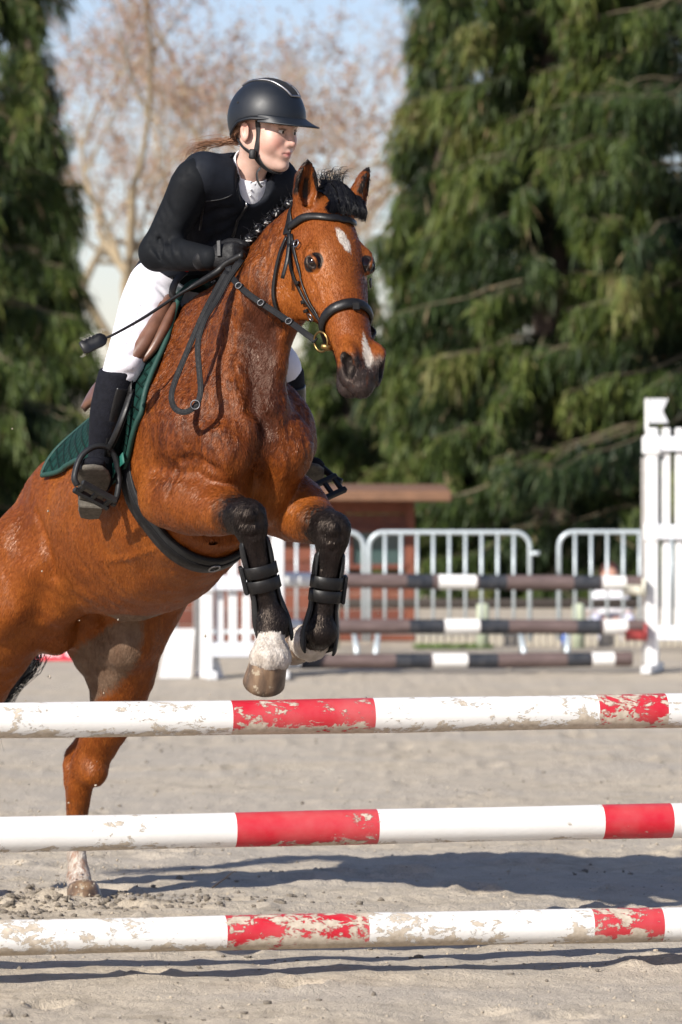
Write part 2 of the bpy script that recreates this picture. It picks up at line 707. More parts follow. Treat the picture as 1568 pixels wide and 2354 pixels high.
def sand_material(name='arena_sand', wet=0.0):
    m, nt, p = new_mat(name)
    k = NT(nt)
    co = k.coord('Object')
    big = k.noise(k.coord('Object', (0.5, 1.6, 1)), 1.1, 5, 0.6)
    mid = k.noise(co, 9, 6, 0.65)
    fine = k.noise(co, 140, 4, 0.7)
    c = k.ramp(mid, [(0.28, (0.36, 0.30, 0.222)), (0.52, (0.54, 0.458, 0.348)), (0.8, (0.66, 0.565, 0.43))])
    c = k.mix(k.ramp(big, [(0.40, 0.0), (0.60, 0.8)]), c, (0.47, 0.415, 0.345))
    c = k.mix(k.ramp(fine, [(0.3, 0.35), (0.6, 0.0)]), c, (0.28, 0.23, 0.17))
    v = k.n('ShaderNodeTexVoronoi')
    v.inputs['Scale'].default_value = 38
    k.l(co, v.inputs['Vector'])
    spot = k.math('MULTIPLY', k.ramp(v.outputs['Distance'], [(0.10, 1.0), (0.17, 0.0)]), k.ramp(k.noise(co, 5, 3), [(0.44, 0.0), (0.56, 1.0)]))
    c = k.mix(k.math('MULTIPLY', spot, 0.6), c, (0.10, 0.085, 0.07))  # painted dark specks: grit, and the small shadows of clods
    if wet:
        c = k.mix(wet, c, (0.11, 0.095, 0.08))
    k.l(c, p.inputs['Base Color'])
    p.inputs['Roughness'].default_value = 0.9
    p.inputs['Specular IOR Level'].default_value = 0.25
    crumb = k.noise(k.coord('Object', (1, 0.55, 1)), 42, 7, 0.72, dist=0.5)
    h = k.math('ADD', k.math('MULTIPLY', mid, 0.7), k.math('ADD', k.math('MULTIPLY', crumb, 0.8), k.math('MULTIPLY', fine, 0.25)))
    k.l(k.bump(h, 0.8, 0.026), p.inputs['Normal'])
    return m


M_SAND = sand_material()
mobj('ground', np.c_[X.ravel(), Y.ravel(), Z.ravel()], quads, M_SAND, kind='structure', label='pale riding arena sand with hoof prints and scattered clods')

# clods of sand on the surface: nobody could count them
def blob_cloud(P, S, seed, mat, name, label, squash=0.7):
    r = np.random.default_rng(seed)
    t = (1 + 5 ** 0.5) / 2
    iv = np.array([(-1, t, 0), (1, t, 0), (-1, -t, 0), (1, -t, 0), (0, -1, t), (0, 1, t), (0, -1, -t), (0, 1, -t), (t, 0, -1), (t, 0, 1), (-t, 0, -1), (-t, 0, 1)]) / 1.9
    fv = np.array([(0, 11, 5), (0, 5, 1), (0, 1, 7), (0, 7, 10), (0, 10, 11), (1, 5, 9), (5, 11, 4), (11, 10, 2), (10, 7, 6), (7, 1, 8), (3, 9, 4), (3, 4, 2), (3, 2, 6), (3, 6, 8), (3, 8, 9), (4, 9, 5), (2, 4, 11), (6, 2, 10), (8, 6, 7), (9, 8, 1)])
    n = len(P)
    V = iv[None] * (1 + r.uniform(-0.35, 0.35, (n, 12, 1))) * (np.asarray(S)[:, None, None] * r.uniform(0.6, 1.3, (n, 1, 3)) * np.array([1, 1, squash]))
    V = V + np.asarray(P)[:, None]
    F = fv[None] + 12 * np.arange(n)[:, None, None]
    return mobj(name, V.reshape(-1, 3), F.reshape(-1, 3), mat, smooth=False, kind='stuff', label=label)


M_CLOD = sand_material('damp_sand', 0.72)
_r = np.random.default_rng(5)
_n = 1500
_x, _y = _r.uniform(-1.8, 1.8, _n), 10.6 + 12 * _r.random(_n) ** 1.5
_keep = vnoise(_x, _y, 11, 0.5) > 0.45
_x, _y = _x[_keep], _y[_keep]
_dx, _dy = [], []
for _a, _b, _q in DIG:
    _t = _r.normal(0, 1, (520, 2))
    _dx.append(_a + 0.20 + _t[:, 0] * _q * 0.85)
    _dy.append(_b + _t[:, 1] * _q * 0.55)
_x2, _y2 = np.concatenate([_x] + _dx), np.concatenate([_y] + _dy)
_s = np.r_[_r.gamma(2.0, 0.0030, len(_x)), _r.gamma(1.5, 0.0060, len(_x2) - len(_x))] + 0.0015
_s = np.minimum(_s * 0.62, 0.013)
blob_cloud(np.c_[_x2, _y2, ground_z(_x2, _y2) + _s * 0.25], _s, 3, M_CLOD, 'sand_clods', 'small damp clods of sand scattered on the arena')
_r = np.random.default_rng(15)
_n = 3400
_x, _y = _r.uniform(-1.7, 1.7, _n), 10.6 + 9 * _r.random(_n) ** 1.7
_keep = vnoise(_x, _y, 12, 0.35) > 0.38
_x, _y = _x[_keep], _y[_keep]
_s = np.minimum(_r.gamma(1.4, 0.0018, len(_x)) + 0.0012, 0.007)
blob_cloud(np.c_[_x, _y, ground_z(_x, _y) + _s * 0.2], _s, 6, M_SAND, 'sand_crumbs', 'pale crumbs of dry sand lying on the arena')
_tw = np.array([PX(488, 2046, 14.35), PX(510, 2036, 14.4), PX(536, 2018, 14.45), PX(544, 2010, 14.5)])
_tw[:, 2] = [0.012, 0.03, 0.055, 0.05]
mobj('twig', *sweep(catmull(_tw, 10), np.linspace(0.003, 0.0012, 11), 5), simple('twig_brown', (0.05, 0.035, 0.025), 0.8), label='thin dark twig sticking out of the sand above the lowest pole', cat='twig')
_n = 150
_x = np.r_[_r.normal(-0.95, 0.20, 124), _r.normal(-0.75, 0.35, 26)]
_z = np.r_[np.abs(_r.normal(0, 0.22, 124)) + 0.03, _r.uniform(0.45, 1.75, 26)]
_y = np.r_[_r.normal(13.9, 0.15, 124), _r.uniform(12.7, 14.2, 26)]
blob_cloud(np.c_[_x, _y, _z], np.minimum(_r.gamma(2.0, 0.0011, _n) + 0.0012, 0.0045), 8, M_SAND, 'sand_spray', 'grains of sand thrown up by the hind hooves', 1.0)

# ================================================================== the jump in front
def pole_material(name, base, paint, mud, seed):
    """Painted pole; attribute 'band' says paint 1, else base colour; mud splashes lie on top."""
    m, nt, p = new_mat(name)
    k = NT(nt)
    co0 = k.n('ShaderNodeTexCoord').outputs['Object']
    mp = k.n('ShaderNodeMapping')
    mp.inputs['Location'].default_value = (seed * 3.7, seed * 1.3, seed)
    k.l(co0, mp.inputs[0])
    co = mp.outputs[0]
    c = k.mix(k.ramp(k.attr('band'), [(0.45, 0.0), (0.55, 1.0)]), base, paint)
    c = k.mix(k.ramp(k.noise(co, 7, 5), [(0.35, 0.0), (0.8, 0.22)]), c, (0.52, 0.46, 0.40))
    st = k.n('ShaderNodeMapping')
    st.inputs['Scale'].default_value = (0.55, 1, 1)
    k.l(co, st.inputs[0])
    pa = k.noise(st.outputs[0], 30, 9, 0.75, dist=0.4)
    ar = k.noise(co, 3.2, 3)
    amt = k.math('ADD', pa, k.math('MULTIPLY', k.math('SUBTRACT', ar, 0.5), 0.55))
    amt = k.math('ADD', amt, k.math('MULTIPLY', k.attr('low'), 0.16))
    amt = k.math('ADD', amt, k.math('MULTIPLY', k.attr('band'), 0.04 if mud > 0.4 else 0.0))
    lo = 0.70 - 0.2 * mud
    mk = k.ramp(amt, [(lo, 0.0), (lo + 0.025, 1.0)])
    c = k.mix(mk, c, k.ramp(k.noise(co, 60, 4), [(0.3, (0.36, 0.30, 0.23)), (0.7, (0.53, 0.46, 0.37))]))
    crack = k.ramp(k.noise(co, 55, 6, 0.7), [(0.69, 0.0), (0.71, 0.8)])
    c = k.mix(k.math('MULTIPLY', crack, k.attr('low')), c, (0.09, 0.075, 0.06))
    k.l(c, p.inputs['Base Color'])
    k.l(k.ramp(mk, [(0.0, 0.38), (1.0, 0.9)]), p.inputs['Roughness'])
    k.l(k.bump(k.math('ADD', k.math('MULTIPLY', mk, 0.7), k.math('MULTIPLY', k.noise(co, 90, 4), 0.2)), 0.7, 0.004), p.inputs['Normal'])
    return m


def pole(name, a, b, rad, bands, mat, label, cat, group=None, wob=0.0, seed=0, sides=28):
    """bands: list of (t0, t1) in metres from a where the paint attribute is 1."""
    L = np.linalg.norm(b - a)
    ax = (b - a) / L
    up = nrm(np.array([0, 0, 1]) - ax * ax[2])
    sd = np.cross(up, ax)
    ts = [0, 0.004, L - 0.004, L] + list(np.linspace(0.02, L - 0.02, 60))
    for t0, t1, *_ in bands:
        for t in (t0, t1):
            if 0 < t < L:
                ts += [t - 0.0008, t + 0.0008]
    ts = np.unique(np.round(ts, 5))
    q = np.linspace(0, 2 * np.pi, sides, endpoint=False)
    r = np.random.default_rng(seed)
    V, at, low = [], [], []
    for t in ts:
        rr = rad * (0.93 if t < 0.002 or t > L - 0.002 else 1) * (1 + wob * math.sin(t * 7 + seed) * 0.5)
        wv = wob * rad * np.array([math.sin(t * 2.1 + seed), math.cos(t * 1.7 + seed)])
        V.append(a + ax * t + (np.cos(q) * rr + wv[0])[:, None] * sd + (np.sin(q) * rr + wv[1])[:, None] * up)
        bv = 0.0
        for bd in bands:
            if bd[0] <= t <= bd[1]:
                bv = bd[2] if len(bd) > 2 else 1.0
        at += [bv] * sides
        low += list(np.clip(-np.sin(q) * 1.6 - 0.4, 0, 1))
    v, f = loft(V)
    o = mobj(name, v, f, mat, attrs=dict(band=at, low=low), label=label, cat=cat, group=group)
    return o


def front_pole(v0, v1, reds, mud, seed, label):
    ya, yb = 11.79, 12.185
    A, E = PX(0, v0, ya), PX(1568, v1, yb)
    d = nrm(E - A)
    a = A - d * 0.75
    b = E + d * 0.9
    per = np.linalg.norm(E - A) / 1568
    bands = [(0.75 + u0 * per, 0.75 + u1 * per) for u0, u1 in reds]
    bands += [(bands[0][0] - 1.25, bands[0][0] - 0.85), (bands[1][1] + 0.25, bands[1][1] + 0.65)]
    mt = pole_material('pole_paint_%d' % seed, (0.70, 0.69, 0.665), (0.46, 0.008, 0.022), mud, seed)
    return pole('jump_pole', a, b, 0.0495, bands, mt, label, 'jump pole', 'red and white poles of the front jump', wob=0.035, seed=seed)


front_pole(1655, 1634, [(518, 843), (1364, 1526)], 0.62, 1, 'topmost red and white jump pole splashed with sand, just under the front hooves')
front_pole(1917, 1887, [(527, 852), (1377, 1540)], 0.20, 2, 'middle and cleanest of the three red and white jump poles')
front_pole(2155, 2125, [(505, 829), (1352, 1517)], 0.72, 3, 'lowest red and white jump pole, caked with sand, nearest the ground')
# ================================================================== second jump behind
M_WHITE = simple('white_paint', (0.68, 0.68, 0.675), 0.45, 0.06, 9, bump=0.15, bscale=60)
M_GREYW = simple('grey_white_board', (0.66, 0.68, 0.72), 0.5, 0.06, 9)
M_GALV = simple('galvanised_tube', (0.52, 0.58, 0.60), 0.42, 0.10, 25, metal=0.35)
M_HOLE_SHADE = simple('hole_shade', (0.05, 0.045, 0.04), 0.8)  # dark plates on the track, coloured as the shade inside its holes
M_STEEL = simple('worn_steel', (0.45, 0.44, 0.42), 0.35, 0.2, 40, metal=1.0)


def three_tone(name):
    m, nt, p = new_mat(name)
    k = NT(nt)
    co = k.coord('Object')
    wood = k.ramp(k.noise(k.coord('Object', (0.4, 3, 3)), 12, 6), [(0.3, (0.080, 0.054, 0.050)), (0.7, (0.15, 0.105, 0.097))])
    blk = k.ramp(k.noise(co, 14, 6), [(0.35, (0.010, 0.014, 0.022)), (0.8, (0.055, 0.055, 0.06))])
    c = k.mix(k.ramp(k.attr('band'), [(0.2, 0.0), (0.3, 1.0)]), wood, blk)
    c = k.mix(k.ramp(k.attr('band'), [(0.7, 0.0), (0.8, 1.0)]), c, (0.74, 0.73, 0.70))
    k.l(c, p.inputs['Base Color'])
    p.inputs['Roughness'].default_value = 0.6
    k.l(k.bump(k.noise(k.coord('Object', (0.5, 3, 3)), 16, 5), 0.4, 0.01), p.inputs['Normal'])
    return m


M_LOG = three_tone('log_pole_paint')
JY0, JY1 = 28.9, 29.4


def back_pole(v0, v1, u0, u1, cols, seed, label):
    f = lambda u: JY0 + (JY1 - JY0) * (u - 480) / 1000
    a, b = PX(u0, v0, f(u0)), PX(u1, v1, f(u1))
    per = np.linalg.norm(b - a) / (u1 - u0)
    bands = [((q0 - u0) * per, (q1 - u0) * per, c) for q0, q1, c in cols]
    return pole('log_pole', a, b, 0.0515, bands, M_LOG, label, 'jump pole', 'brown, black and white poles of the far jump', wob=0.05, seed=seed, sides=20)


back_pole(1332, 1341, 612, 1478, [(650, 716, 1), (716, 735, .0), (930, 990, .5), (1003, 1090, 1), (1095, 1160, .5), (1315, 1376, .5), (1381, 1436, 1)], 1, 'top brown log pole with black and white bands on the far jump')
back_pole(1440, 1441, 614, 1480, [(640, 690, 1), (700, 775, .5), (937, 1015, .5), (1017, 1098, 1), (1100, 1165, .5), (1322, 1378, .5), (1384, 1440, 1)], 4, 'middle brown log pole of the far jump, red cup at its end')
back_pole(1521, 1515, 608, 1452, [(655, 688, 1), (690, 735, .5), (905, 985, .5), (990, 1070, 1), (1072, 1140, .5), (1300, 1355, .5), (1358, 1410, 1)], 7, 'brown log pole with black and white bands lying lowest on the far jump')


def wing(name, base, wdir, n_pick, label, flag=False, splay=None, ph=1.70):
    """Jump stand: two posts, three rails, pickets, foot board; wdir = horizontal direction away from the pole."""
    w = empty(name, (base[0], base[1], 0), label, 'jump stand')
    d = nrm(wdir)
    n = np.cross(d, [0, 0, 1])
    ax = np.array([d, n, [0, 0, 1]])
    W = 0.12 + n_pick * 0.092
    b0 = np.array([base[0], base[1], 0.0])
    at = lambda s, t, z: b0 + d * s + n * t + np.array([0, 0, z])
    for s in (0.0, W):
        mobj('post', *box(at(s, 0, ph / 2), (0.085, 0.085, ph), ax, 0.008), M_WHITE, w, smooth=False)
        mobj('foot', *box(at(s, 0, 0.03), (0.07, 0.62, 0.055), ax, 0.006), M_WHITE, w, smooth=False)
    for z in (ph - 0.11, ph * 0.575, ph * 0.145 + 0.03):
        mobj('rail', *box(at(W / 2, 0.03, z), (W - 0.088, 0.03, 0.098), ax, 0.005), M_GREYW, w, smooth=False)
    for i in range(n_pick):
        z0, z1 = ph * 0.13, ph + 0.0
        mobj('picket', *box(at(0.095 + i * 0.092, -0.012, (z0 + z1) / 2), (0.058, 0.022, z1 - z0), ax, 0.007), M_WHITE, w, smooth=False)
    mobj('collar', *box(at(0, 0, ph - 0.12), (0.13, 0.13, 0.13), ax, 0.012), M_WHITE, w, smooth=False)
    mobj('collar', *box(at(0, 0, ph * 0.575), (0.105, 0.125, 0.13), ax, 0.012), M_WHITE, w, smooth=False)
    tv, tf = box(at(-0.062, -0.012, ph * 0.46), (0.03, 0.05, ph * 0.84), ax)
    t = mobj('track', tv, tf, M_STEEL, w, smooth=False)
    hole_plate = [box(at(-0.062, -0.0385, 0.12 + 0.05 * i), (0.018, 0.004, 0.024), ax) for i in range(int(ph * 0.8 / 0.05))]
    for hv_, hf_ in hole_plate:
        mobj('hole_plate', hv_, hf_, M_HOLE_SHADE, t, smooth=False)
    return w, at, ax


RW = PX(1500, 1545, 29.4)
w, at, ax = wing('picket_wing', RW, np.array([0.97, -0.22, 0]), 9, 'white picket jump wing with a grey swallowtail flag on its post')
fp = at(-0.045, 0, 1.70)
mobj('flag_pole', *box(fp + np.array([0.005, 0, 0.10]), (0.022, 0.022, 0.21), ax), M_WHITE, w, smooth=False)
_o = fp + np.array([0.02, 0, 0.035])
_q = np.array([(0, 0), (0.135, 0), (0.095, 0.085), (0.135, 0.17), (0, 0.17)])
_A = np.array([_o + [a, -0.006, b] for a, b in _q])
_B = np.array([_o + [a, 0.006, b] for a, b in _q])
mobj('flag', np.vstack([_A, _B]), [(0, 1, 2), (0, 2, 4), (2, 3, 4), (7, 6, 5), (9, 7, 5), (9, 8, 7)] + [(i, i + 5, (i + 1) % 5 + 5, (i + 1) % 5) for i in range(5)], simple('flag_grey', (0.55, 0.56, 0.58), 0.6), w, smooth=False)
LW = PX(474, 1560, 28.6)
w2, at2, ax2 = wing('picket_wing', LW, np.array([0.985, 0.17, 0]), 4, 'white picket jump wing behind the front hooves with a sloped white foot', ph=1.12)
_t = np.array([(-0.10, 0), (-0.31, 0), (-0.245, 0.335), (-0.075, 0.335)])
_A = np.array([at2(a, -0.10, b) for a, b in _t])
_B = np.array([at2(a, -0.02, b) for a, b in _t])
mobj('sloped_foot', *loft([_A, _B]), M_WHITE, w2, smooth=False)
_t = np.array([(0.045, 0.30), (0.13, 0.0), (0.06, 0.0), (0.0, 0.28)])
mobj('brace', *loft([np.array([at2(a, -0.10, b) for a, b in _t]), np.array([at2(a, -0.05, b) for a, b in _t])]), M_WHITE, w2, smooth=False)
# cups that carry the poles
for (u, v, y, c, lab) in ((1470, 1358, 29.33, (0.62, 0.60, 0.50), 'pale pole cup under the top log pole on the right wing'), (1474, 1462, 29.33, (0.28, 0.04, 0.04), 'dark red pole cup under the middle log pole on the right wing')):
    c0 = PX(u, v, y)
    q = np.linspace(np.pi, 2 * np.pi, 9)
    V = np.vstack([np.c_[c0[0] - 0.05 + 0 * q + s * 0.06, c0[1] + 0.062 * np.cos(q), c0[2] + 0.045 + 0.062 * np.sin(q)] for s in (-1, 1)])
    V2 = V - np.array([0, 0, 0.014])
    Fc = [(i, i + 1, i + 10, i + 9) for i in range(8)]
    Fc = Fc + [tuple(x + 18 for x in f[::-1]) for f in Fc] + [(i + 18, i, i + 1, i + 19) for i in range(8)] + [(i + 9, i + 27, i + 28, i + 10) for i in range(8)]
    v2, f2 = join((np.vstack([V, V2]), Fc), box(c0 + np.array([0.03, 0, 0.03]), (0.02, 0.12, 0.12)))
    mobj('pole_cup', v2, f2, simple('cup', c, 0.5), label=lab, cat='pole cup', group='pole cups of the far jump')

# ================================================================== crowd barriers
def barrier(u0, u1, y, label, hook=True, yaw=0.0):
    base = PX(u0, 1500, y)
    x0, x1 = base[0], PX(u1, 1500, y)[0]
    t = empty('crowd_barrier', ((x0 + x1) / 2, y, 0), label, 'crowd barrier', 'steel crowd barriers in front of the trees')
    zt, zb, r = 0.93, 0.17, 0.0175
    c = 0.11
    q = np.linspace(0, np.pi / 2, 6)
    P = [[x0, y, 0.10], [x0, y, zt - c]] + [[x0 + c - c * math.cos(a), y, zt - c + c * math.sin(a)] for a in q[1:]] + [[x1 - c + c * math.sin(a), y, zt - c + c * math.cos(a)] for a in q] + [[x1, y, 0.10]]
    mobj('frame', *sweep(P, r, 10), M_GALV, t)
    mobj('lower_rail', *sweep([[x0, y, zb], [x1, y, zb]], r * 0.9, 8), M_GALV, t)
    n = int(round((x1 - x0) / 0.122))
    for i in range(1, n):
        x = x0 + (x1 - x0) * i / n
        mobj('bar', *sweep([[x, y, zb], [x, y, zt]], 0.0115, 8), M_GALV, t)
    for x, s in ((x0 + 0.10, 1), (x1 - 0.10, -1)):
        mobj('foot', *sweep([[x - s * 0.03, y, 0.16], [x - s * 0.05, y - 0.22, 0.012]], 0.022, 6), M_GALV, t)
        mobj('foot', *sweep([[x - s * 0.03, y, 0.16], [x - s * 0.05, y + 0.22, 0.012]], 0.022, 6), M_GALV, t)
    if hook:
        mobj('hook', *sweep([[x1, y, 0.77], [x1 + 0.05, y, 0.77], [x1 + 0.075, y, 0.775]], 0.016, 8), M_GALV, t)
    return t


barrier(848, 1218, 32.1, 'crowd barrier with a side hook beside the gap in front of the dark spruce')
barrier(450, 836, 32.2, 'crowd barrier behind the front hooves, in front of the brown shed', hook=False)
barrier(1285, 1655, 32.3, 'crowd barrier reaching behind the right picket wing with the flag', hook=False)
barrier(20, 404, 32.4, 'crowd barrier behind the hind leg of the horse', hook=False)

# ================================================================== red banner, shed, paling, small things behind
by = 31.2
b0, b1 = PX(-250, 1515, by), PX(300, 1515, by)
ban = empty('banner_board', ((b0[0] + b1[0]) / 2, by, 0), 'low red board with white lettering seen between the hind legs', 'banner')
mobj('panel', *box(((b0[0] + b1[0]) / 2, by, 0.075), (b1[0] - b0[0], 0.03, 0.15), None, 0.004), simple('banner_red', (0.70, 0.03, 0.06), 0.5, 0.05), ban, smooth=False)
fc = bpy.data.curves.new('lettering', 'FONT')
fc.body = 'out de'
fc.size = 0.125
fc.extrude = 0.002
fc.offset = 0.004
fo = bpy.data.objects.new('lettering', fc)
fo.location = (PX(85, 1500, by)[0] - ban.location[0], -0.019, 0.034)
fo.rotation_euler = (math.radians(90), 0, 0)
fc.materials.append(M_WHITE)
link(fo, ban)
bpy.context.view_layer.update()
_dg = bpy.context.evaluated_depsgraph_get()
_me = bpy.data.meshes.new_from_object(fo.evaluated_get(_dg))
_no = bpy.data.objects.new('lettering', _me)
_no.location, _no.rotation_euler = fo.location, fo.rotation_euler
bpy.data.objects.remove(fo)
_no.name = 'lettering'
link(_no, ban)

sy = 34.6
M_PLANK = [simple('shed_plank_%d' % i, c, 0.6, 0.18, 14, bump=0.3, bscale=40, bdist=0.004) for i, c in enumerate([(0.15, 0.042, 0.020), (0.125, 0.034, 0.018), (0.17, 0.050, 0.024)])]
sx0, sx1 = PX(395, 1480, sy)[0], PX(952, 1480, sy)[0]
shed = empty('wooden_shed', ((sx0 + sx1) / 2, sy, 0), 'low red-brown timber shed with a flat overhanging roof behind the barriers', 'shed')
nrow = 9
zs = np.linspace(0.0, 1.17, nrow + 1)
wx0, wx1, wz0, wz1 = PX(808, 1300, sy)[0], PX(930, 1300, sy)[0], 0.62, 0.90
rr = random.Random(3)
for i in range(nrow):
    z0, z1 = zs[i] + 0.003, zs[i + 1] - 0.003
    segs = [(sx0, sx1)]
    if z0 < wz1 and z1 > wz0:
        segs = [(sx0, wx0 - 0.03), (wx1 + 0.03, sx1)]
    for a, b in segs:
        mobj('plank', *box(((a + b) / 2, sy + rr.uniform(-0.003, 0.003), (z0 + z1) / 2), (b - a, 0.026, z1 - z0), None, 0.004), M_PLANK[i % 3], shed, smooth=False)
    mobj('plank', *box((sx1 - 0.013, sy + 0.80, (z0 + z1) / 2), (0.026, 1.55, z1 - z0), None, 0.004), M_PLANK[(i + 1) % 3], shed, smooth=False)
mobj('corner_post', *box((sx1 - 0.03, sy - 0.03, 0.585), (0.07, 0.03, 1.16), None, 0.004), M_PLANK[2], shed, smooth=False)
win = mobj('window', *join(*[box((x, sy - 0.02, z), s) for x, z, s in (((wx0 + wx1) / 2, wz0 - 0.01, (wx1 - wx0 + 0.06, 0.05, 0.04)), ((wx0 + wx1) / 2, wz1 + 0.01, (wx1 - wx0 + 0.06, 0.05, 0.04)), (wx0 - 0.012, (wz0 + wz1) / 2, (0.035, 0.046, wz1 - wz0)), (wx1 + 0.012, (wz0 + wz1) / 2, (0.035, 0.046, wz1 - wz0)))]), M_PLANK[1], shed, smooth=False)
mobj('pane', *box(((wx0 + wx1) / 2, sy + 0.005, (wz0 + wz1) / 2), (wx1 - wx0, 0.01, wz1 - wz0)), simple('shed_glass', (0.05, 0.085, 0.08), 0.06, 0.1, 3, spec=0.8), win, smooth=False)
mobj('roof', *box((PX(700, 1140, sy)[0], sy + 0.6, 1.215), (PX(1035, 1140, sy)[0] - PX(365, 1140, sy)[0], 2.2, 0.085), np.array([[1, 0, -0.004], [0, 1, 0.02], [0.004, -0.02, 1]]), 0.01), simple('roof_board', (0.17, 0.085, 0.045), 0.7, 0.2, 6, bump=0.3, bscale=30), shed, smooth=False)

M_PALE = simple('weathered_paling', (0.40, 0.36, 0.29), 0.8, 0.25, 4)
py = 33.6
fx0, fx1 = PX(955, 1500, py)[0], PX(1900, 1500, py)[0]
pal = empty('paling_fence', ((fx0 + fx1) / 2, py, 0), 'low weathered paling fence at the foot of the trees', 'fence')
npl = int((fx1 - fx0) / 0.058)
pmesh = None
for i in range(npl):
    x = fx0 + (i + 0.5) * (fx1 - fx0) / npl
    h = 0.20 + 0.015 * rr.random()
    if pmesh is None:
        pmesh = mesh_data('paling', box((0, 0, 0.10), (0.046, 0.014, 0.20), None, 0.004)[0], box((0, 0, 0), (0.046, 0.014, 0.20), None, 0.004)[1], False)
        pmesh.materials.append(M_PALE)
    o = bpy.data.objects.new('paling', pmesh)
    o.location = (x - pal.location.x, rr.uniform(-0.006, 0.006), 0)
    o.scale = (1, 1, h / 0.20)
    o.rotation_euler = (0, rr.uniform(-0.04, 0.04), 0)
    link(o, pal)
mobj('rail', *box(((fx0 + fx1) / 2, py + 0.022, 0.15), (fx1 - fx0, 0.025, 0.03)), M_PALE, pal, smooth=False)
M_GPOST = simple('pale_green_post', (0.42, 0.46, 0.33), 0.7, 0.12, 10)
for u, lab in ((765, 'pale green post in front of the brown shed'), (1110, 'pale green post left of the grass by the paling'), (1330, 'pale green post behind the right crowd barrier')):
    b = PX(u, 1490, 33.3)
    tv, tf = sweep([[b[0], 33.3, -0.02], [b[0], 33.3, 0.2], [b[0], 33.3, 0.34], [b[0], 33.3, 0.352]], [0.052, 0.05, 0.048, 0.03], 12)
    mobj('short_post', tv, tf, M_GPOST, label=lab, cat='post', group='pale green posts')
# a dark beam lying behind the barriers
bb = PX(1250, 1420, 33.9)
mobj('dark_beam', *box((bb[0], 33.95, 0.33), (3.4, 0.07, 0.075), None, 0.01), simple('dark_beam', (0.035, 0.026, 0.02), 0.8), label='dark timber rail running behind the barriers above the paling', cat='rail')
bt = PX(1301, 1490, 32.9)
bv, bf_ = sweep([[bt[0], 32.9, 0.0], [bt[0], 32.9, 0.10], [bt[0], 32.9, 0.13], [bt[0], 32.9, 0.165]], [0.035, 0.035, 0.016, 0.015], 12)
mobj('water_bottle', bv, bf_, simple('bottle_blue', (0.02, 0.12, 0.55), 0.2), label='small blue bottle at the foot of the right barrier', cat='bottle')

# a spectator sitting low behind the right barrier
SP = PX(1402, 1440, 34.2)
sp = lambda x, y, z: np.array([SP[0] + 0.9 * x, 34.2 + 0.9 * y, 0.9 * (z - 0.24)])
spec = empty('person', (SP[0], 34.2, 0), 'spectator in white sitting low behind the right crowd barrier', 'person')
Q = Field()
Q.add(s_ell(sp(0.0, 0, 0.84), (0.075, 0.085, 0.10)), 0.03)
Q.add(s_chain([sp(0, 0, 0.76), sp(0, 0, 0.70)], [0.04, 0.05], 3), 0.03)
for s in (1, -1):
    Q.add(s_chain([sp(0.13 * s, 0, 0.64), sp(0.16 * s, -0.06, 0.50), sp(0.05 * s, -0.20, 0.45)], [0.038, 0.033, 0.028], 8), 0.02)
    Q.add(s_ell(sp(0.04 * s, -0.22, 0.45), (0.03, 0.035, 0.03)), 0.02)
Q.add(s_ell(sp(0, -0.085, 0.83), (0.012, 0.02, 0.018)), 0.015)
qv, qf = Q.mesh(0.012)
mobj('body', qv, qf, simple('spectator_skin', (0.46, 0.25, 0.18), 0.6), spec)
Q = Field()
Q.add(s_tube([sp(0, 0.02, 0.34), sp(0, 0, 0.48), sp(0, 0, 0.66)], np.array([1.0, 0, 0]), [0.14, 0.13, 0.13], [0.10, 0.09, 0.07], 8), 0.03)
for s in (1, -1):
    Q.add(s_chain([sp(0.10 * s, 0, 0.65), sp(0.155 * s, -0.03, 0.56)], [0.06, 0.055], 3), 0.03)
qv, qf = Q.mesh(0.014)
mobj('shirt', qv, qf, simple('spectator_shirt', (0.70, 0.69, 0.72), 0.8), spec)
Q = Field()
for s in (1, -1):
    Q.add(s_chain([sp(0.08 * s, 0.02, 0.33), sp(0.15 * s, -0.26, 0.46), sp(0.12 * s, -0.34, 0.30), sp(0.12 * s, -0.42, 0.28)], [0.08, 0.058, 0.042, 0.036], 12), 0.03)
qv, qf = Q.mesh(0.014)
mobj('trousers', qv, qf, simple('spectator_trousers', (0.52, 0.52, 0.62), 0.8), spec)
Q = Field()
Q.add(s_ell(sp(0, 0.02, 0.87), (0.085, 0.09, 0.095)), 0.02)
Q.sub(s_ell(sp(0, -0.12, 0.81), (0.09, 0.10, 0.10)), 0.02)
qv, qf = Q.mesh(0.012)
mobj('hair', qv, qf, simple('spectator_hair', (0.06, 0.02, 0.012), 0.5), spec)

# grass strip
_r = np.random.default_rng(31)
_n = 900
gx_ = np.r_[_r.uniform(PX(955, 0, 33)[0], PX(1135, 0, 33)[0], _n * 3 // 4), _r.uniform(PX(490, 0, 33)[0], PX(570, 0, 33)[0], _n // 4)]
gy_ = _r.uniform(33.1, 33.5, _n)
gh = _r.uniform(0.02, 0.05, _n)
ga = _r.uniform(0, np.pi, _n)
gw = 0.006
gd = np.c_[np.cos(ga), np.sin(ga), 0 * ga] * gw
p0 = np.c_[gx_, gy_, 0 * ga]
tip = p0 + np.c_[_r.normal(0, 0.025, _n), _r.normal(0, 0.025, _n), gh]
V = np.stack([p0 - gd, p0 + gd, tip], 1).reshape(-1, 3)
mobj('grass', V, np.arange(3 * _n).reshape(-1, 3), simple('grass_green', (0.10, 0.16, 0.03), 0.6, 0.3, 6), kind='stuff', label='strip of bright grass in front of the paling')

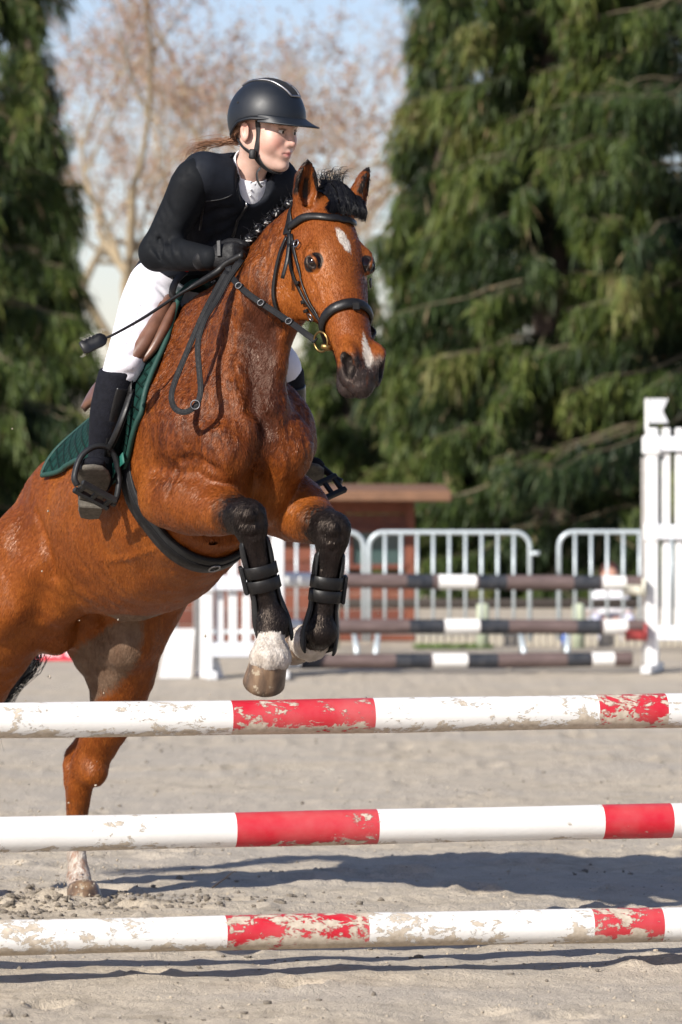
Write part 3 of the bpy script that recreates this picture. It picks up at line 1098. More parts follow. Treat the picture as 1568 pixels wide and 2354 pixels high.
# ================================================================== trees
def leaf_material(name, cols, trans=0.25, rough=0.55):
    m, nt, p = new_mat(name)
    k = NT(nt)
    c = k.ramp(k.attr('tint'), cols)
    k.l(c, p.inputs['Base Color'])
    p.inputs['Roughness'].default_value = rough
    p.inputs['Specular IOR Level'].default_value = 0.3
    t = k.n('ShaderNodeBsdfTranslucent')
    k.l(c, t.inputs[0])
    mx = k.n('ShaderNodeMixShader')
    mx.inputs[0].default_value = trans
    k.l(p.outputs[0], mx.inputs[1])
    k.l(t.outputs[0], mx.inputs[2])
    k.l(mx.outputs[0], nt.nodes['Material Output'].inputs[0])
    return m


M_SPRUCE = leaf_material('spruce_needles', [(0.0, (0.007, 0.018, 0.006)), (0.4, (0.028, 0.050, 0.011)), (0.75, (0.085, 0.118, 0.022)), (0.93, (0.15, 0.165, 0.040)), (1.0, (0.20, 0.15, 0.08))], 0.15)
M_BARK = simple('spruce_bark', (0.085, 0.06, 0.045), 0.9, 0.3, 8, bump=0.5, bscale=30, bdist=0.02)
M_TWIG = simple('bare_twig', (0.13, 0.105, 0.065), 0.85, 0.3, 5)


def spruce(x, y, h, rad, seed, label, n_whorl=46, z_lo=0.3, sprays=30000, face=None):
    """Spruce: trunk, drooping limbs in whorls and hanging sprays of needles along every limb."""
    r = np.random.default_rng(seed)
    t = empty('spruce_tree', (x, y, 0), label, 'tree', 'spruce trees behind the arena')
    zz = np.linspace(-0.1, h, 14)
    mobj('trunk', *sweep(np.c_[x + r.normal(0, 0.03, 14), y + r.normal(0, 0.03, 14), zz], np.linspace(0.26, 0.03, 14), 10), M_BARK, t)
    limbs, LV, LF, nv = [], [], [], 0
    for w in range(n_whorl):
        z = z_lo + (h - z_lo) * (w + r.uniform(-0.3, 0.3)) / n_whorl
        L = rad * (1 - z / h) ** 0.75 * r.uniform(0.75, 1.12)
        for b in range(int(r.integers(6, 9))):
            a = r.uniform(0, 2 * np.pi)
            l = L * r.uniform(0.7, 1.15)
            s = np.linspace(0, 1, 9)
            droop = -0.30 * l * s ** 1.5 + 0.26 * l * np.maximum(s - 0.55, 0) ** 1.3
            aa = a + 0.25 * r.normal() * s
            p = np.c_[x + np.cos(aa) * l * s, y + np.sin(aa) * l * s, z + droop + 0.03 * r.normal(size=9)]
            limbs.append(p)
            v, f = sweep(p, np.linspace(0.022, 0.005, 9), 4, cap=False)
            LV.append(v)
            LF += [tuple(i + nv for i in q) for q in f]
            nv += len(v)
    mobj('limbs', np.vstack(LV), np.array(LF), M_TWIG, t, kind='stuff')
    limbs = np.array(limbs)
    nl = len(limbs)
    wl_ = np.linalg.norm(limbs[:, -1] - limbs[:, 0], axis=1)
    li = r.choice(nl, sprays, p=wl_ / wl_.sum())
    s = r.beta(1.7, 1.1, sprays) * 7.98
    i0 = s.astype(int)
    fr = (s - i0)[:, None]
    base = limbs[li, i0] * (1 - fr) + limbs[li, i0 + 1] * fr
    base = base + r.normal(0, 1, (sprays, 3)) * np.array([0.05, 0.05, 0.03]) - np.array([0, 0, 1.0]) * (r.random((sprays, 1)) ** 1.5) * 0.30
    tang = limbs[li, i0 + 1] - limbs[li, i0]
    tang /= np.linalg.norm(tang, axis=1, keepdims=True)
    side = np.cross(tang, [0, 0, 1.0])
    side /= np.linalg.norm(side, axis=1, keepdims=True)
    sg = r.choice([-1, 1], sprays)[:, None]
    hang = r.random(sprays)[:, None] ** 0.8
    d = tang * r.uniform(0.1, 0.7, (sprays, 1)) + side * sg * r.uniform(0.0, 0.7, (sprays, 1)) * (1 - 0.6 * hang) + np.array([0, 0, -1.0]) * (0.25 + 1.1 * hang)
    d += r.normal(0, 0.32, (sprays, 3))
    d /= np.linalg.norm(d, axis=1, keepdims=True)
    Ls = r.uniform(0.06, 0.24, (sprays, 1)) * (0.6 + 0.8 * hang)
    ws = r.uniform(0.005, 0.014, (sprays, 1))
    p2 = r.normal(size=(sprays, 3))
    wv = np.cross(d, p2)
    wv /= np.linalg.norm(wv, axis=1, keepdims=True)
    sag = np.array([0, 0, -1.0]) * Ls * 0.12
    m1 = base + d * Ls * 0.35
    m2 = base + d * Ls * 0.72 + sag
    tip = base + d * Ls + sag * 2
    V = np.stack([base, m2 * 0.55 + m1 * 0.45 - wv * ws, tip, m2 * 0.55 + m1 * 0.45 + wv * ws], 1).reshape(-1, 3)
    F = np.arange(4 * sprays).reshape(-1, 4)
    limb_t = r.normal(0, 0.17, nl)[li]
    tint = np.clip(0.06 + 0.54 * (s / 8) + limb_t + r.normal(0, 0.12, sprays), 0, 1)  # inner crown shade painted in: sprays get darker towards the trunk
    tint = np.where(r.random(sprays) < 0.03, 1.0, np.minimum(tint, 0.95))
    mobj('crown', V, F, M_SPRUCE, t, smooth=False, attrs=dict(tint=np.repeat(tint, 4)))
    return t


def wx(u, y):
    return (u - 784.0) / FPX * y


spruce(wx(1270, 46.0), 46.0, 12.6, 2.55, 11, 'broad dark spruce straight behind the gap between the crowd barriers', n_whorl=34, sprays=225000)
spruce(wx(1020, 48.5), 48.5, 8.6, 1.15, 12, 'slim spruce right behind the roof of the shed', n_whorl=40, sprays=90000)
spruce(wx(1620, 45.0), 45.0, 18.0, 2.6, 13, 'tall spruce above the right picket wing at the edge of the picture', n_whorl=40, sprays=150000)
spruce(wx(1440, 51.0), 51.0, 17.0, 2.5, 18, 'dark spruce filling the gap between the two big right spruces', n_whorl=50, sprays=85000)
spruce(wx(800, 52.0), 52.0, 4.4, 1.5, 16, 'low spruce hidden mostly behind the breast and head of the horse', n_whorl=24, sprays=50000)
spruce(wx(-70, 45.0), 45.0, 15.0, 1.75, 14, 'tall spruce on the left edge behind the rider', n_whorl=36, sprays=125000)
spruce(wx(70, 51.0), 51.0, 7.6, 1.15, 15, 'shorter spruce between the left spruce and the saddle', n_whorl=34, sprays=70000)


M_PLANE = simple('plane_tree_bark', (0.30, 0.24, 0.155), 0.85, 0.3, 3, bump=0.3, bscale=15, bdist=0.02)
M_DEADLEAF = leaf_material('dead_leaves', [(0.0, (0.30, 0.15, 0.095)), (0.5, (0.42, 0.27, 0.19)), (1.0, (0.50, 0.41, 0.31))], 0.4, 0.7)


def bare_tree(x, y, h, seed, label, lean=0.0):
    r = np.random.default_rng(seed)
    t = empty('bare_tree', (x, y, 0), label, 'tree', 'bare trees with dead leaves beyond the spruces')
    TV, TF, nt_ = [], [], 0
    BV, BF, nb = [], [], 0
    tips = []

    def limb(p, d, L, rad, depth):
        nonlocal nt_, nb
        n = 5
        pts = [p]
        dd = d
        for i in range(n):
            dd = nrm(dd + r.normal(0, 0.13, 3) + np.array([0, 0, 0.05]))
            pts.append(pts[-1] + dd * L / n)
        pts = np.array(pts)
        v, f = sweep(pts, np.linspace(rad, rad * 0.62, n + 1), 6 if depth < 2 else (4 if depth < 4 else 3), cap=False)
        if depth < 2:
            TV.append(v)
            TF.extend(tuple(i + nt_ for i in q) for q in f)
            nt_ += len(v)
        else:
            BV.append(v)
            BF.extend(tuple(i + nb for i in q) for q in f)
            nb += len(v)
        if depth >= 4:
            tips.append(pts)
        if depth >= 6:
            return
        for i in range(2 if depth < 1 else int(r.integers(2, 4))):
            a = r.uniform(0.3, 0.8)
            s = np.cross(dd, r.normal(size=3))
            s = nrm(s)
            k = n if i == 0 else int(r.integers(2, n + 1))
            limb(pts[k], nrm(dd * math.cos(a) + s * math.sin(a)), L * r.uniform(0.62, 0.85), rad * 0.62 * (1 if i == 0 else 0.8), depth + 1)
    limb(np.array([x, y, -0.1]), nrm(np.array([lean, 0, 1.0])), h * 0.30, h * 0.014, 0)
    mobj('trunk', np.vstack(TV), TF, M_PLANE, t)
    mobj('branches', np.vstack(BV), BF, M_PLANE, t, kind='stuff')
    tp = np.vstack(tips)
    n = min(14000, len(tp) * 4)
    c = tp[r.integers(0, len(tp), n)] + r.normal(0, 0.09, (n, 3))
    a = r.normal(size=(n, 3))
    a /= np.linalg.norm(a, axis=1, keepdims=True)
    b = np.cross(a, r.normal(size=(n, 3)))
    b /= np.linalg.norm(b, axis=1, keepdims=True)
    s = r.uniform(0.012, 0.040, (n, 1))
    V = np.stack([c - a * s, c + b * s * 0.8, c + a * s, c - b * s * 0.8], 1).reshape(-1, 3)
    F = np.arange(4 * n).reshape(-1, 4)
    mobj('leaves', V, F, M_DEADLEAF, t, smooth=False, attrs=dict(tint=np.repeat(r.random(n), 4)))
    return t


bare_tree(wx(232, 62), 62, 11.0, 101, 'bare tree with a pale trunk just right of the left spruce')
bare_tree(wx(335, 60), 60, 10.5, 112, 'bare tree forking behind the elbow of the rider', 0.03)
bare_tree(wx(520, 74), 74, 12.5, 103, 'bare tree with rusty leaves above the helmet of the rider', -0.02)
bare_tree(wx(865, 66), 66, 11.0, 104, 'bare tree whose pale trunk shows by the left ear of the horse', 0.0)
bare_tree(wx(700, 84), 84, 13.5, 105, 'bare tree farthest back between helmet and right spruce')
bare_tree(wx(80, 80), 80, 12.5, 106, 'bare tree showing through the gaps of the left spruce')
bare_tree(wx(420, 92), 92, 14.5, 107, 'hazy bare tree behind the shoulder of the rider')
bare_tree(wx(610, 68), 68, 11.5, 118, 'bare tree whose twigs frame the helmet visor')
# ================================================================== horse
TH, PH = math.radians(24), math.radians(24)
HF0 = np.array([math.sin(TH), -math.cos(TH), 0.0])
HF = HF0 * math.cos(PH) + np.array([0, 0, math.sin(PH)])       # forward along the trunk
HU = -HF0 * math.sin(PH) + np.array([0, 0, math.cos(PH)])      # up, square to the trunk
HR = np.array([-math.cos(TH), -math.sin(TH), 0.0])             # the horse's right
HO = PX(590, 980, 12.6) - 0.8 * HF + 0.14 * HU                 # middle of the barrel


def B(f, u, r):
    return HO + f * HF + u * HU + r * HR


BAX = np.array([HF, HU, HR])


def bdir(f, u, r):
    return nrm(f * HF + u * HU + r * HR)


def baxes(a, b):
    """Axes rows: a along direction a, c lateral-ish, from two body directions."""
    x = nrm(a)
    z = np.asarray(b, float) - x * np.dot(x, b)
    z = nrm(z)
    return np.array([x, np.cross(z, x), z])


H = Field()
# trunk
tr = np.array([
    # f, centre, half height, half width
    (0.76, -0.11, 0.15, 0.13), (0.66, -0.08, 0.24, 0.185), (0.50, -0.015, 0.335, 0.21), (0.32, -0.008, 0.362, 0.232),
    (0.12, -0.022, 0.345, 0.258), (-0.12, -0.015, 0.330, 0.275), (-0.32, 0.025, 0.305, 0.268), (-0.50, 0.10, 0.275, 0.245),
    (-0.68, 0.115, 0.255, 0.210), (-0.83, 0.10, 0.185, 0.15)])
H.add(s_tube([B(f, c, 0) for f, c, _, _ in tr], HR, tr[:, 3], tr[:, 2], 27), 0.02)
H.add(s_chain([B(0.62, 0.33, 0), B(0.48, 0.365, 0), B(0.34, 0.345, 0), B(0.15, 0.285, 0), B(-0.1, 0.24, 0)], [0.05, 0.05, 0.05, 0.05, 0.05], 9), 0.12)
H.add(s_chain([B(-0.28, 0.265, 0), B(-0.46, 0.325, 0), B(-0.66, 0.305, 0), B(-0.86, 0.215, 0)], [0.08, 0.085, 0.085, 0.07], 8), 0.10)
for s in (1, -1):
    # shoulder blade, triceps, point of shoulder, breast
    H.add(s_ell(B(0.47, 0.07, 0.15 * s), (0.27, 0.105, 0.075), baxes(bdir(0.45, -0.62, 0.04 * s), HR)), 0.07)
    H.add(s_ell(B(0.45, -0.10, 0.162 * s), (0.165, 0.12, 0.085), baxes(bdir(0.75, 0.5, 0), HR)), 0.05)
    H.add(s_ell(B(0.66, -0.10, 0.135 * s), (0.13, 0.15, 0.105), BAX), 0.05)
    H.add(s_ell(B(0.762, -0.185, 0.092 * s), (0.092, 0.120, 0.090), BAX), 0.02)
    H.add(s_ell(B(0.62, -0.27, 0.075 * s), (0.13, 0.10, 0.085), BAX), 0.05)
    # hip point, haunch
    H.add(s_ell(B(-0.36, 0.16, 0.18 * s), (0.10, 0.08, 0.06), BAX), 0.12)
    H.add(s_ell(B(-0.56, 0.03, 0.165 * s), (0.26, 0.27, 0.135), baxes(bdir(0.5, -0.8, 0.05 * s), HR)), 0.07)
    H.add(s_ell(B(-0.74, -0.04, 0.13 * s), (0.10, 0.22, 0.10), BAX), 0.08)
# breast groove
H.sub(s_chain([B(0.845, 0.02, 0), B(0.862, -0.1, 0), B(0.862, -0.22, 0), B(0.80, -0.34, 0)], [0.010, 0.024, 0.028, 0.022], 8), 0.03)
# sheath
H.add(s_ell(B(-0.34, -0.225, 0), (0.10, 0.05, 0.045), BAX), 0.05)

# ---- head frame
POLL = PX(768, 462, 12.47)
NOSE = PX(848, 830, 12.20)
hn = nrm(NOSE - POLL)
hr = np.array([-0.90, -0.42, 0.0])
hr = nrm(hr - hn * hr.dot(hn))
hu = -np.cross(hn, hr)


def K(t, u, r):
    return POLL + t * hn + u * hu + r * hr


KAX = np.array([hn, hu, hr])
hd = np.array([
    # t, half depth, half width, drop of the front line
    (-0.03, 0.06, 0.055, -0.03), (0.04, 0.085, 0.080, -0.005), (0.11, 0.098, 0.097, 0.004), (0.17, 0.096, 0.098, 0.004), (0.24, 0.088, 0.086, 0.0),
    (0.32, 0.078, 0.074, 0.0), (0.40, 0.068, 0.065, 0.0), (0.47, 0.059, 0.057, -0.001), (0.53, 0.054, 0.055, -0.006), (0.578, 0.048, 0.051, -0.016), (0.606, 0.034, 0.037, -0.030)])
H.add(s_tube([K(t, -b + dr, 0.008 * min(1, max(0, t / 0.3))) for t, b, _, dr in hd], hr, hd[:, 2], hd[:, 1], 26), 0.03)
for s in (1, -1):
    H.add(s_ell(K(0.165, -0.172, 0.050 * s), (0.125, 0.112, 0.036), KAX), 0.03)              # cheek
    H.add(s_chain([K(0.135, -0.045, 0.084 * s), K(0.165, -0.040, 0.092 * s), K(0.20, -0.050, 0.088 * s)], [0.012, 0.0145, 0.010], 5), 0.03)   # brow
    H.add(s_chain([K(0.205, -0.092, 0.084 * s), K(0.27, -0.09, 0.073 * s), K(0.345, -0.078, 0.058 * s)], [0.012, 0.013, 0.008], 6), 0.025)  # facial crest
    H.sub(s_ell(K(0.10, -0.045, 0.105 * s), (0.03, 0.02, 0.018), KAX), 0.03)                 # hollow above the eye
    H.add(s_ell(K(0.525, -0.026, 0.046 * s), (0.052, 0.033, 0.022), baxes(nrm(hn + 0.35 * hu), hr)), 0.025)  # nostril wing
    H.add(s_ell(K(0.555, -0.062, 0.035 * s), (0.035, 0.04, 0.022), KAX), 0.03)
    H.sub(s_chain([K(0.528, -0.020, 0.063 * s), K(0.556, -0.020, 0.059 * s), K(0.580, -0.036, 0.050 * s), K(0.590, -0.052, 0.044 * s)], [0.012, 0.023, 0.018, 0.010], 8), 0.008)  # nostril
    H.add(s_chain([K(0.515, -0.012, 0.052 * s), K(0.534, -0.048, 0.064 * s), K(0.570, -0.062, 0.056 * s), K(0.595, -0.060, 0.044 * s)], [0.006, 0.008, 0.008, 0.006], 8), 0.012)
    H.sub(s_chain([K(0.60, -0.112, 0.035 * s), K(0.55, -0.108, 0.050 * s), K(0.475, -0.098, 0.058 * s)], [0.010, 0.010, 0.006]), 0.008)  # mouth corner
H.add(s_chain([K(0.17, -0.235, 0), K(0.30, -0.170, 0), K(0.42, -0.132, 0), K(0.50, -0.134, 0)], [0.045, 0.038, 0.032, 0.030], 8), 0.04)    # lower jaw
H.add(s_ell(K(0.538, -0.142, 0.002), (0.046, 0.026, 0.035), KAX), 0.02)
H.add(s_ell(K(0.560, -0.148, 0.006), (0.026, 0.021, 0.030), KAX), 0.025)                          # chin
H.add(s_ell(K(0.585, -0.058, 0.002), (0.024, 0.038, 0.042), KAX), 0.02)                           # upper lip
# ---- eyes: ball half sunk in the surface, lids around it
EYES = []
for px_, s in (((717, 602), 1), (None, -1)):
    if s > 0:
        c, n_ = H.snap(np.array([PX(px_[0], px_[1], 12.36)]), 0.0)
        c, n_ = c[0], n_[0]
        ek = np.array([(c - POLL) @ hn, (c - POLL) @ hu, (c - POLL) @ hr])
    else:
        c, n_ = H.snap(np.array([K(ek[0], ek[1], -ek[2])]), 0.0)
        c, n_ = c[0], n_[0]
    n_ = nrm(n_ + 0.25 * hr * s)
    lon = nrm(hn + 0.35 * hu - n_ * np.dot(hn + 0.35 * hu, n_))      # corner to corner, towards the nose
    upd = nrm(hu - hn * 0.4)
    upd = nrm(upd - n_ * upd.dot(n_) - lon * upd.dot(lon))
    ec = c - n_ * 0.0200
    R_ = 0.0275
    on = lambda a, b: ec + nrm(n_ * math.sqrt(max(0.05, 1 - a * a - b * b)) + lon * a + upd * b) * R_
    H.sub(s_ell(ec + n_ * 0.010, (0.021, 0.013, 0.018), np.array([lon, upd, n_])), 0.006)
    H.add(s_chain([on(-0.82, -0.05), on(-0.45, 0.36), on(0.05, 0.45), on(0.5, 0.30), on(0.84, -0.12)], [0.0045, 0.0060, 0.0070, 0.0060, 0.0045], 12), 0.010)
    H.add(s_chain([on(-0.82, -0.05), on(-0.40, -0.40), on(0.1, -0.50), on(0.5, -0.42), on(0.84, -0.12)], [0.004, 0.0050, 0.0052, 0.0050, 0.004], 12), 0.010)
    EYES.append((ec, n_, R_))
# ---- neck
nk = [B(0.40, 0.02, 0), B(0.60, 0.13, 0), PX(607, 676, 12.69), PX(684, 572, 12.57), K(0.05, -0.125, 0)]
nA = [HR, HR, HR * 0.6 + hr * 0.4, hr, hr]
H.add(s_tube(nk, nA, [0.155, 0.128, 0.088, 0.076, 0.070], [0.31, 0.245, 0.168, 0.132, 0.115], 20), 0.06)
H.add(s_chain([K(0.10, -0.20, 0), K(0.06, -0.21, 0.0), PX(655, 700, 12.58)], [0.05, 0.06, 0.05], 5), 0.07)
crest_c = catmull(nk, 40)
# windpipe groove and neck muscle
H.add(s_chain([PX(650, 740, 12.60), PX(628, 830, 12.60), PX(605, 930, 12.60)], [0.04, 0.045, 0.05], 6), 0.05)
H.add(s_chain([PX(600, 640, 12.61), PX(545, 760, 12.66), PX(520, 900, 12.62)], [0.05, 0.06, 0.07], 6), 0.06)
H.sub(s_chain([PX(628, 760, 12.53), PX(590, 860, 12.545), PX(582, 940, 12.53)], [0.012, 0.016, 0.018], 8), 0.04)

# ---- ears
EARS = []
for s, tip, base, open_d in ((1, PX(708, 364, 12.46), PX(700, 478, 12.50), np.array([0.35, -0.93, 0.05])), (-1, PX(846, 381, 12.53), PX(820, 470, 12.55), np.array([0.93, -0.30, 0.1]))):
    ax = nrm(tip - base)
    od = nrm(open_d - ax * ax.dot(open_d))
    sd = np.cross(ax, od)
    L = np.linalg.norm(tip - base)
    c = lambda q, o, w=0.0: base + ax * (q * L) + od * o + sd * w
    H.add(s_tube([c(-0.08, -0.01), c(0.12, -0.004), c(0.38, 0), c(0.65, 0.0), c(0.86, 0.002), c(0.985, 0.004)], sd, [0.030, 0.034, 0.0375, 0.032, 0.017, 0.003], [0.036, 0.032, 0.029, 0.023, 0.013, 0.003], 12), 0.03)
    H.sub(s_tube([c(0.16, 0.030), c(0.38, 0.021), c(0.62, 0.017), c(0.82, 0.014), c(0.95, 0.012)], sd, [0.016, 0.028, 0.0245, 0.013, 0.002], [0.030, 0.028, 0.021, 0.013, 0.004], 12), 0.006)
    EARS.append((base, ax, od, sd, L))

# ---- near foreleg (the horse's right)
FR = dict(elbow=B(0.46, -0.215, 0.165), knee=PX(573, 1192, 12.40), fet=PX(626, 1428, 12.46), cor=PX(620, 1508, 12.42), toe=PX(610, 1572, 12.475))
FL = dict(elbow=B(0.46, -0.22, -0.165), knee=PX(766, 1222, 12.56), fet=PX(738, 1452, 12.60), cor=PX(712, 1474, 12.68), toe=PX(686, 1460, 12.75))
for leg, sd in ((FR, 1), (FL, -1)):
    e, kn, ft, co, to = (leg[q] for q in ('elbow', 'knee', 'fet', 'cor', 'toe'))
    m = lambda a, b, t: a * (1 - t) + b * t
    fa = nrm(kn - e)
    cn = nrm(ft - kn)
    H.add(s_chain([m(e, kn, 0.0), m(e, kn, 0.3), m(e, kn, 0.62), m(e, kn, 0.84), m(e, kn, 0.95)], [0.10, 0.099, 0.076, 0.056, 0.044], 10), 0.022)
    H.add(s_ell(m(e, kn, 0.30) + np.array([0, 0, 0.03]), (0.15, 0.07, 0.07), baxes(fa, HR)), 0.04)
    back = nrm(np.cross(HR, cn))
    if back.dot(HF) > 0:
        back = -back
    kb = baxes(cn, HR)
    H.add(s_ell(kn - fa * 0.008 + cn * 0.012, (0.070, 0.036, 0.0425), kb), 0.03)
    H.add(s_ell(kn + fa * 0.020 - cn * 0.020, (0.026, 0.026, 0.038), kb), 0.022)
    H.add(s_ell(kn + fa * 0.016 + cn * 0.022, (0.020, 0.022, 0.036), kb), 0.018)
    for q in (1, -1):
        H.add(s_ell(kn - fa * 0.02 - cn * 0.02 + HR * 0.030 * q, (0.024, 0.026, 0.016), kb), 0.02)
    H.add(s_chain([kn, m(kn, ft, 0.22), m(kn, ft, 0.5), m(kn, ft, 0.85), ft], [0.041, 0.036, 0.029, 0.031, 0.037], 8), 0.03)
    H.add(s_chain([kn + back * 0.028 + cn * 0.03, m(kn, ft, 0.5) + back * 0.026, m(kn, ft, 0.9) + back * 0.02], [0.022, 0.018, 0.020], 5), 0.015)
    H.add(s_ell(ft, (0.042, 0.044, 0.043), baxes(cn, HR)), 0.025)
    H.add(s_chain([ft, m(ft, co, 0.5), co], [0.036, 0.040, 0.058], 5), 0.03)
    for q in (1, -1):
        H.add(s_ell(co + HR * 0.022 * q - back * 0.012, (0.03, 0.035, 0.032), baxes(cn, HR)), 0.03)
# bony relief of the knees and the tendon grooves below them
for pts, r_ in (([(540, 1196), (572, 1208), (606, 1196)], 0.0065), ([(556, 1236), (584, 1244), (610, 1232)], 0.006), ([(590, 1160), (604, 1185), (612, 1215)], 0.006), ([(548, 1150), (545, 1175), (550, 1205)], 0.005),
                ([(732, 1232), (764, 1244), (797, 1230)], 0.0065), ([(742, 1268), (767, 1276), (790, 1264)], 0.006), ([(785, 1195), (795, 1225), (797, 1250)], 0.006), ([(738, 1195), (735, 1222), (741, 1252)], 0.005),
                ([(598, 1265), (606, 1290), (612, 1320)], 0.006), ([(755, 1290), (752, 1320), (750, 1340)], 0.006)):
    gp_, _n = H.snap(np.array([PX(u, v, 12.34 if u < 680 else 12.50) for u, v in pts]), 0.0015)
    H.sub(s_chain(gp_, [r_ * 0.5, r_, r_ * 0.5], 6), 0.014)
# ---- hind legs
HL = [PX(322, 1275, 13.88), PX(298, 1452, 13.84), PX(284, 1560, 13.92), PX(248, 1670, 14.0), PX(204, 1752, 14.06), PX(180, 1830, 14.09), PX(178, 1900, 14.10), PX(180, 1965, 14.09), PX(180, 2012, 14.07), PX(187, 2042, 14.02), PX(192, 2060, 14.0)]
H.add(s_chain(HL, [0.17, 0.125, 0.098, 0.074, 0.056, 0.041, 0.031, 0.027, 0.040, 0.040, 0.052], 26), 0.06)
H.add(s_ell(PX(306, 1440, 13.76), (0.14, 0.10, 0.09), baxes(nrm(HL[1] - HL[0]), HR)), 0.05)
H.add(s_chain([PX(226, 1390, 13.88), PX(230, 1466, 13.94), PX(258, 1560, 13.98)], [0.120, 0.116, 0.070], 6), 0.05)
H.add(s_chain([PX(232, 1655, 14.05), PX(172, 1738, 14.16), PX(166, 1790, 14.14)], [0.022, 0.034, 0.026], 6), 0.035)     # point of hock
H.add(s_ell(PX(214, 1772, 14.02), (0.05, 0.045, 0.05)), 0.03)
H.add(s_chain([PX(168, 1800, 14.13), PX(166, 1880, 14.13), PX(168, 1975, 14.12)], [0.024, 0.018, 0.02], 6), 0.02)
HN = [B(-0.60, 0.02, 0.20), PX(24, 1412, 13.78), PX(-20, 1520, 13.92), PX(-74, 1640, 14.02), PX(-118, 1752, 14.05), PX(-140, 1850, 13.97), PX(-142, 1990, 13.95), PX(-140, 2062, 13.92), PX(-132, 2092, 13.86), PX(-126, 2106, 13.84)]
H.add(s_chain(HN, [0.18, 0.145, 0.108, 0.075, 0.055, 0.042, 0.028, 0.04, 0.04, 0.052], 26), 0.05)
H.add(s_ell(PX(28, 1385, 13.66), (0.12, 0.08, 0.07), baxes(nrm(HN[1] - HN[0]), HR)), 0.05)
H.add(s_chain([PX(-100, 1650, 13.92), PX(-152, 1738, 14.03), PX(-156, 1790, 14.0)], [0.022, 0.034, 0.026], 6), 0.035)
# flank fold to the stifle
H.add(s_chain([B(-0.36, -0.03, 0.185), PX(78, 1318, 13.55), PX(60, 1375, 13.66)], [0.03, 0.03, 0.04], 6), 0.07)
_fl, _n = H.snap(np.array([PX(58, 1180, 13.5), PX(78, 1240, 13.45), PX(86, 1300, 13.42), PX(92, 1350, 13.42)]), 0.002)
H.sub(s_chain(_fl, [0.002, 0.006, 0.006, 0.003], 8), 0.035)
# girth crease and elbow crease
H.sub(s_chain([B(0.30, -0.02, 0.272), B(0.31, -0.16, 0.285), B(0.33, -0.26, 0.27)], [0.008, 0.014, 0.012], 6), 0.05)
_cr, _n = H.snap(np.array([PX(374, 1135, 12.60), PX(382, 1085, 12.60), PX(408, 1058, 12.60), PX(450, 1062, 12.54), PX(492, 1092, 12.48), PX(530, 1122, 12.44)]), 0.003)
H.sub(s_chain(_cr, [0.004, 0.010, 0.013, 0.013, 0.012, 0.006], 12), 0.022)

# raised veins and tendons
for pts, r_ in (
                ([(640, 1010, 12.55), (660, 1060, 12.55), (650, 1110, 12.55)], 0.0045), ([(505, 985, 12.5), (530, 1030, 12.47), (520, 1080, 12.46)], 0.004),
                ([(330, 1290, 12.9), (250, 1320, 13.0), (180, 1330, 13.1)], 0.004), ([(700, 600, 12.4), (730, 650, 12.35), (745, 690, 12.33)], 0.0035), ([(690, 640, 12.4), (700, 690, 12.38), (730, 715, 12.33)], 0.003)):
    vp, _n = H.snap(np.array([PX(*q) for q in pts]), -0.001)
    H.add(s_chain(vp, [r_ * 0.6] + [r_] * (len(vp) - 2) + [r_ * 0.6], 8), 0.014)
hv, hq = H.mesh(RES)


def refine(v, q, sel, field, it=2):
    """Split the chosen quads once more and pull the new points onto the field."""
    bm = bmesh.new()
    me = mesh_data('tmp', v, q, False)
    bm.from_mesh(me)
    bpy.data.meshes.remove(me)
    bm.verts.ensure_lookup_table()
    es = [e for e in bm.edges if sel[e.verts[0].index] and sel[e.verts[1].index]]
    bmesh.ops.subdivide_edges(bm, edges=es, cuts=1, use_grid_fill=True)
    bmesh.ops.triangulate(bm, faces=[f for f in bm.faces if len(f.verts) != 4])
    bm.verts.index_update()
    V = np.array([x.co[:] for x in bm.verts])
    F = [tuple(x.index for x in f.verts) for f in bm.faces]
    bm.free()
    return V, F


_hk = (hv - POLL) @ hn
_hs = (np.linalg.norm(hv - K(0.25, -0.08, 0), axis=1) < 0.42) & (hv[:, 1] < 12.66) & (hv[:, 2] > 1.66)
hv, hq = refine(hv, hq, _hs, H)
_hs = (np.linalg.norm(hv - K(0.25, -0.08, 0), axis=1) < 0.41) & (hv[:, 1] < 12.65) & (hv[:, 2] > 1.67)
_p = hv[_hs]
_cell = np.floor(_p / 0.09).astype(int)
_key = (_cell[:, 0] * 1000 + _cell[:, 1]) * 1000 + _cell[:, 2]
_o = np.argsort(_key, kind='stable')
for _g in np.split(_o, np.nonzero(np.diff(_key[_o]))[0] + 1):
    _ops = H.near(_p[_g].mean(0), 0.09)
    for _ in range(2):
        _d = H.ev(_p[_g], _ops)
        _p[_g] -= H.grad(_p[_g], 0.0015, _ops) * np.clip(_d, -0.004, 0.004)[:, None]
hv[_hs] = _p


def smooth01(x, a, b):
    t = np.clip((x - a) / (b - a), 0, 1)
    return t * t * (3 - 2 * t)


def seg_dist(P, pts):
    """distance to a polyline and arc position along it"""
    pts = np.asarray(pts, float)
    best = np.full(len(P), 1e9)
    arc = np.zeros(len(P))
    acc = 0
    for a, b in zip(pts[:-1], pts[1:]):
        ba = b - a
        L = np.linalg.norm(ba)
        h = np.clip((P - a) @ ba / L ** 2, 0, 1)
        d = np.linalg.norm(P - a - h[:, None] * ba, axis=1)
        w = d < best
        best = np.where(w, d, best)
        arc = np.where(w, acc + h * L, arc)
        acc += L
    return best, arc


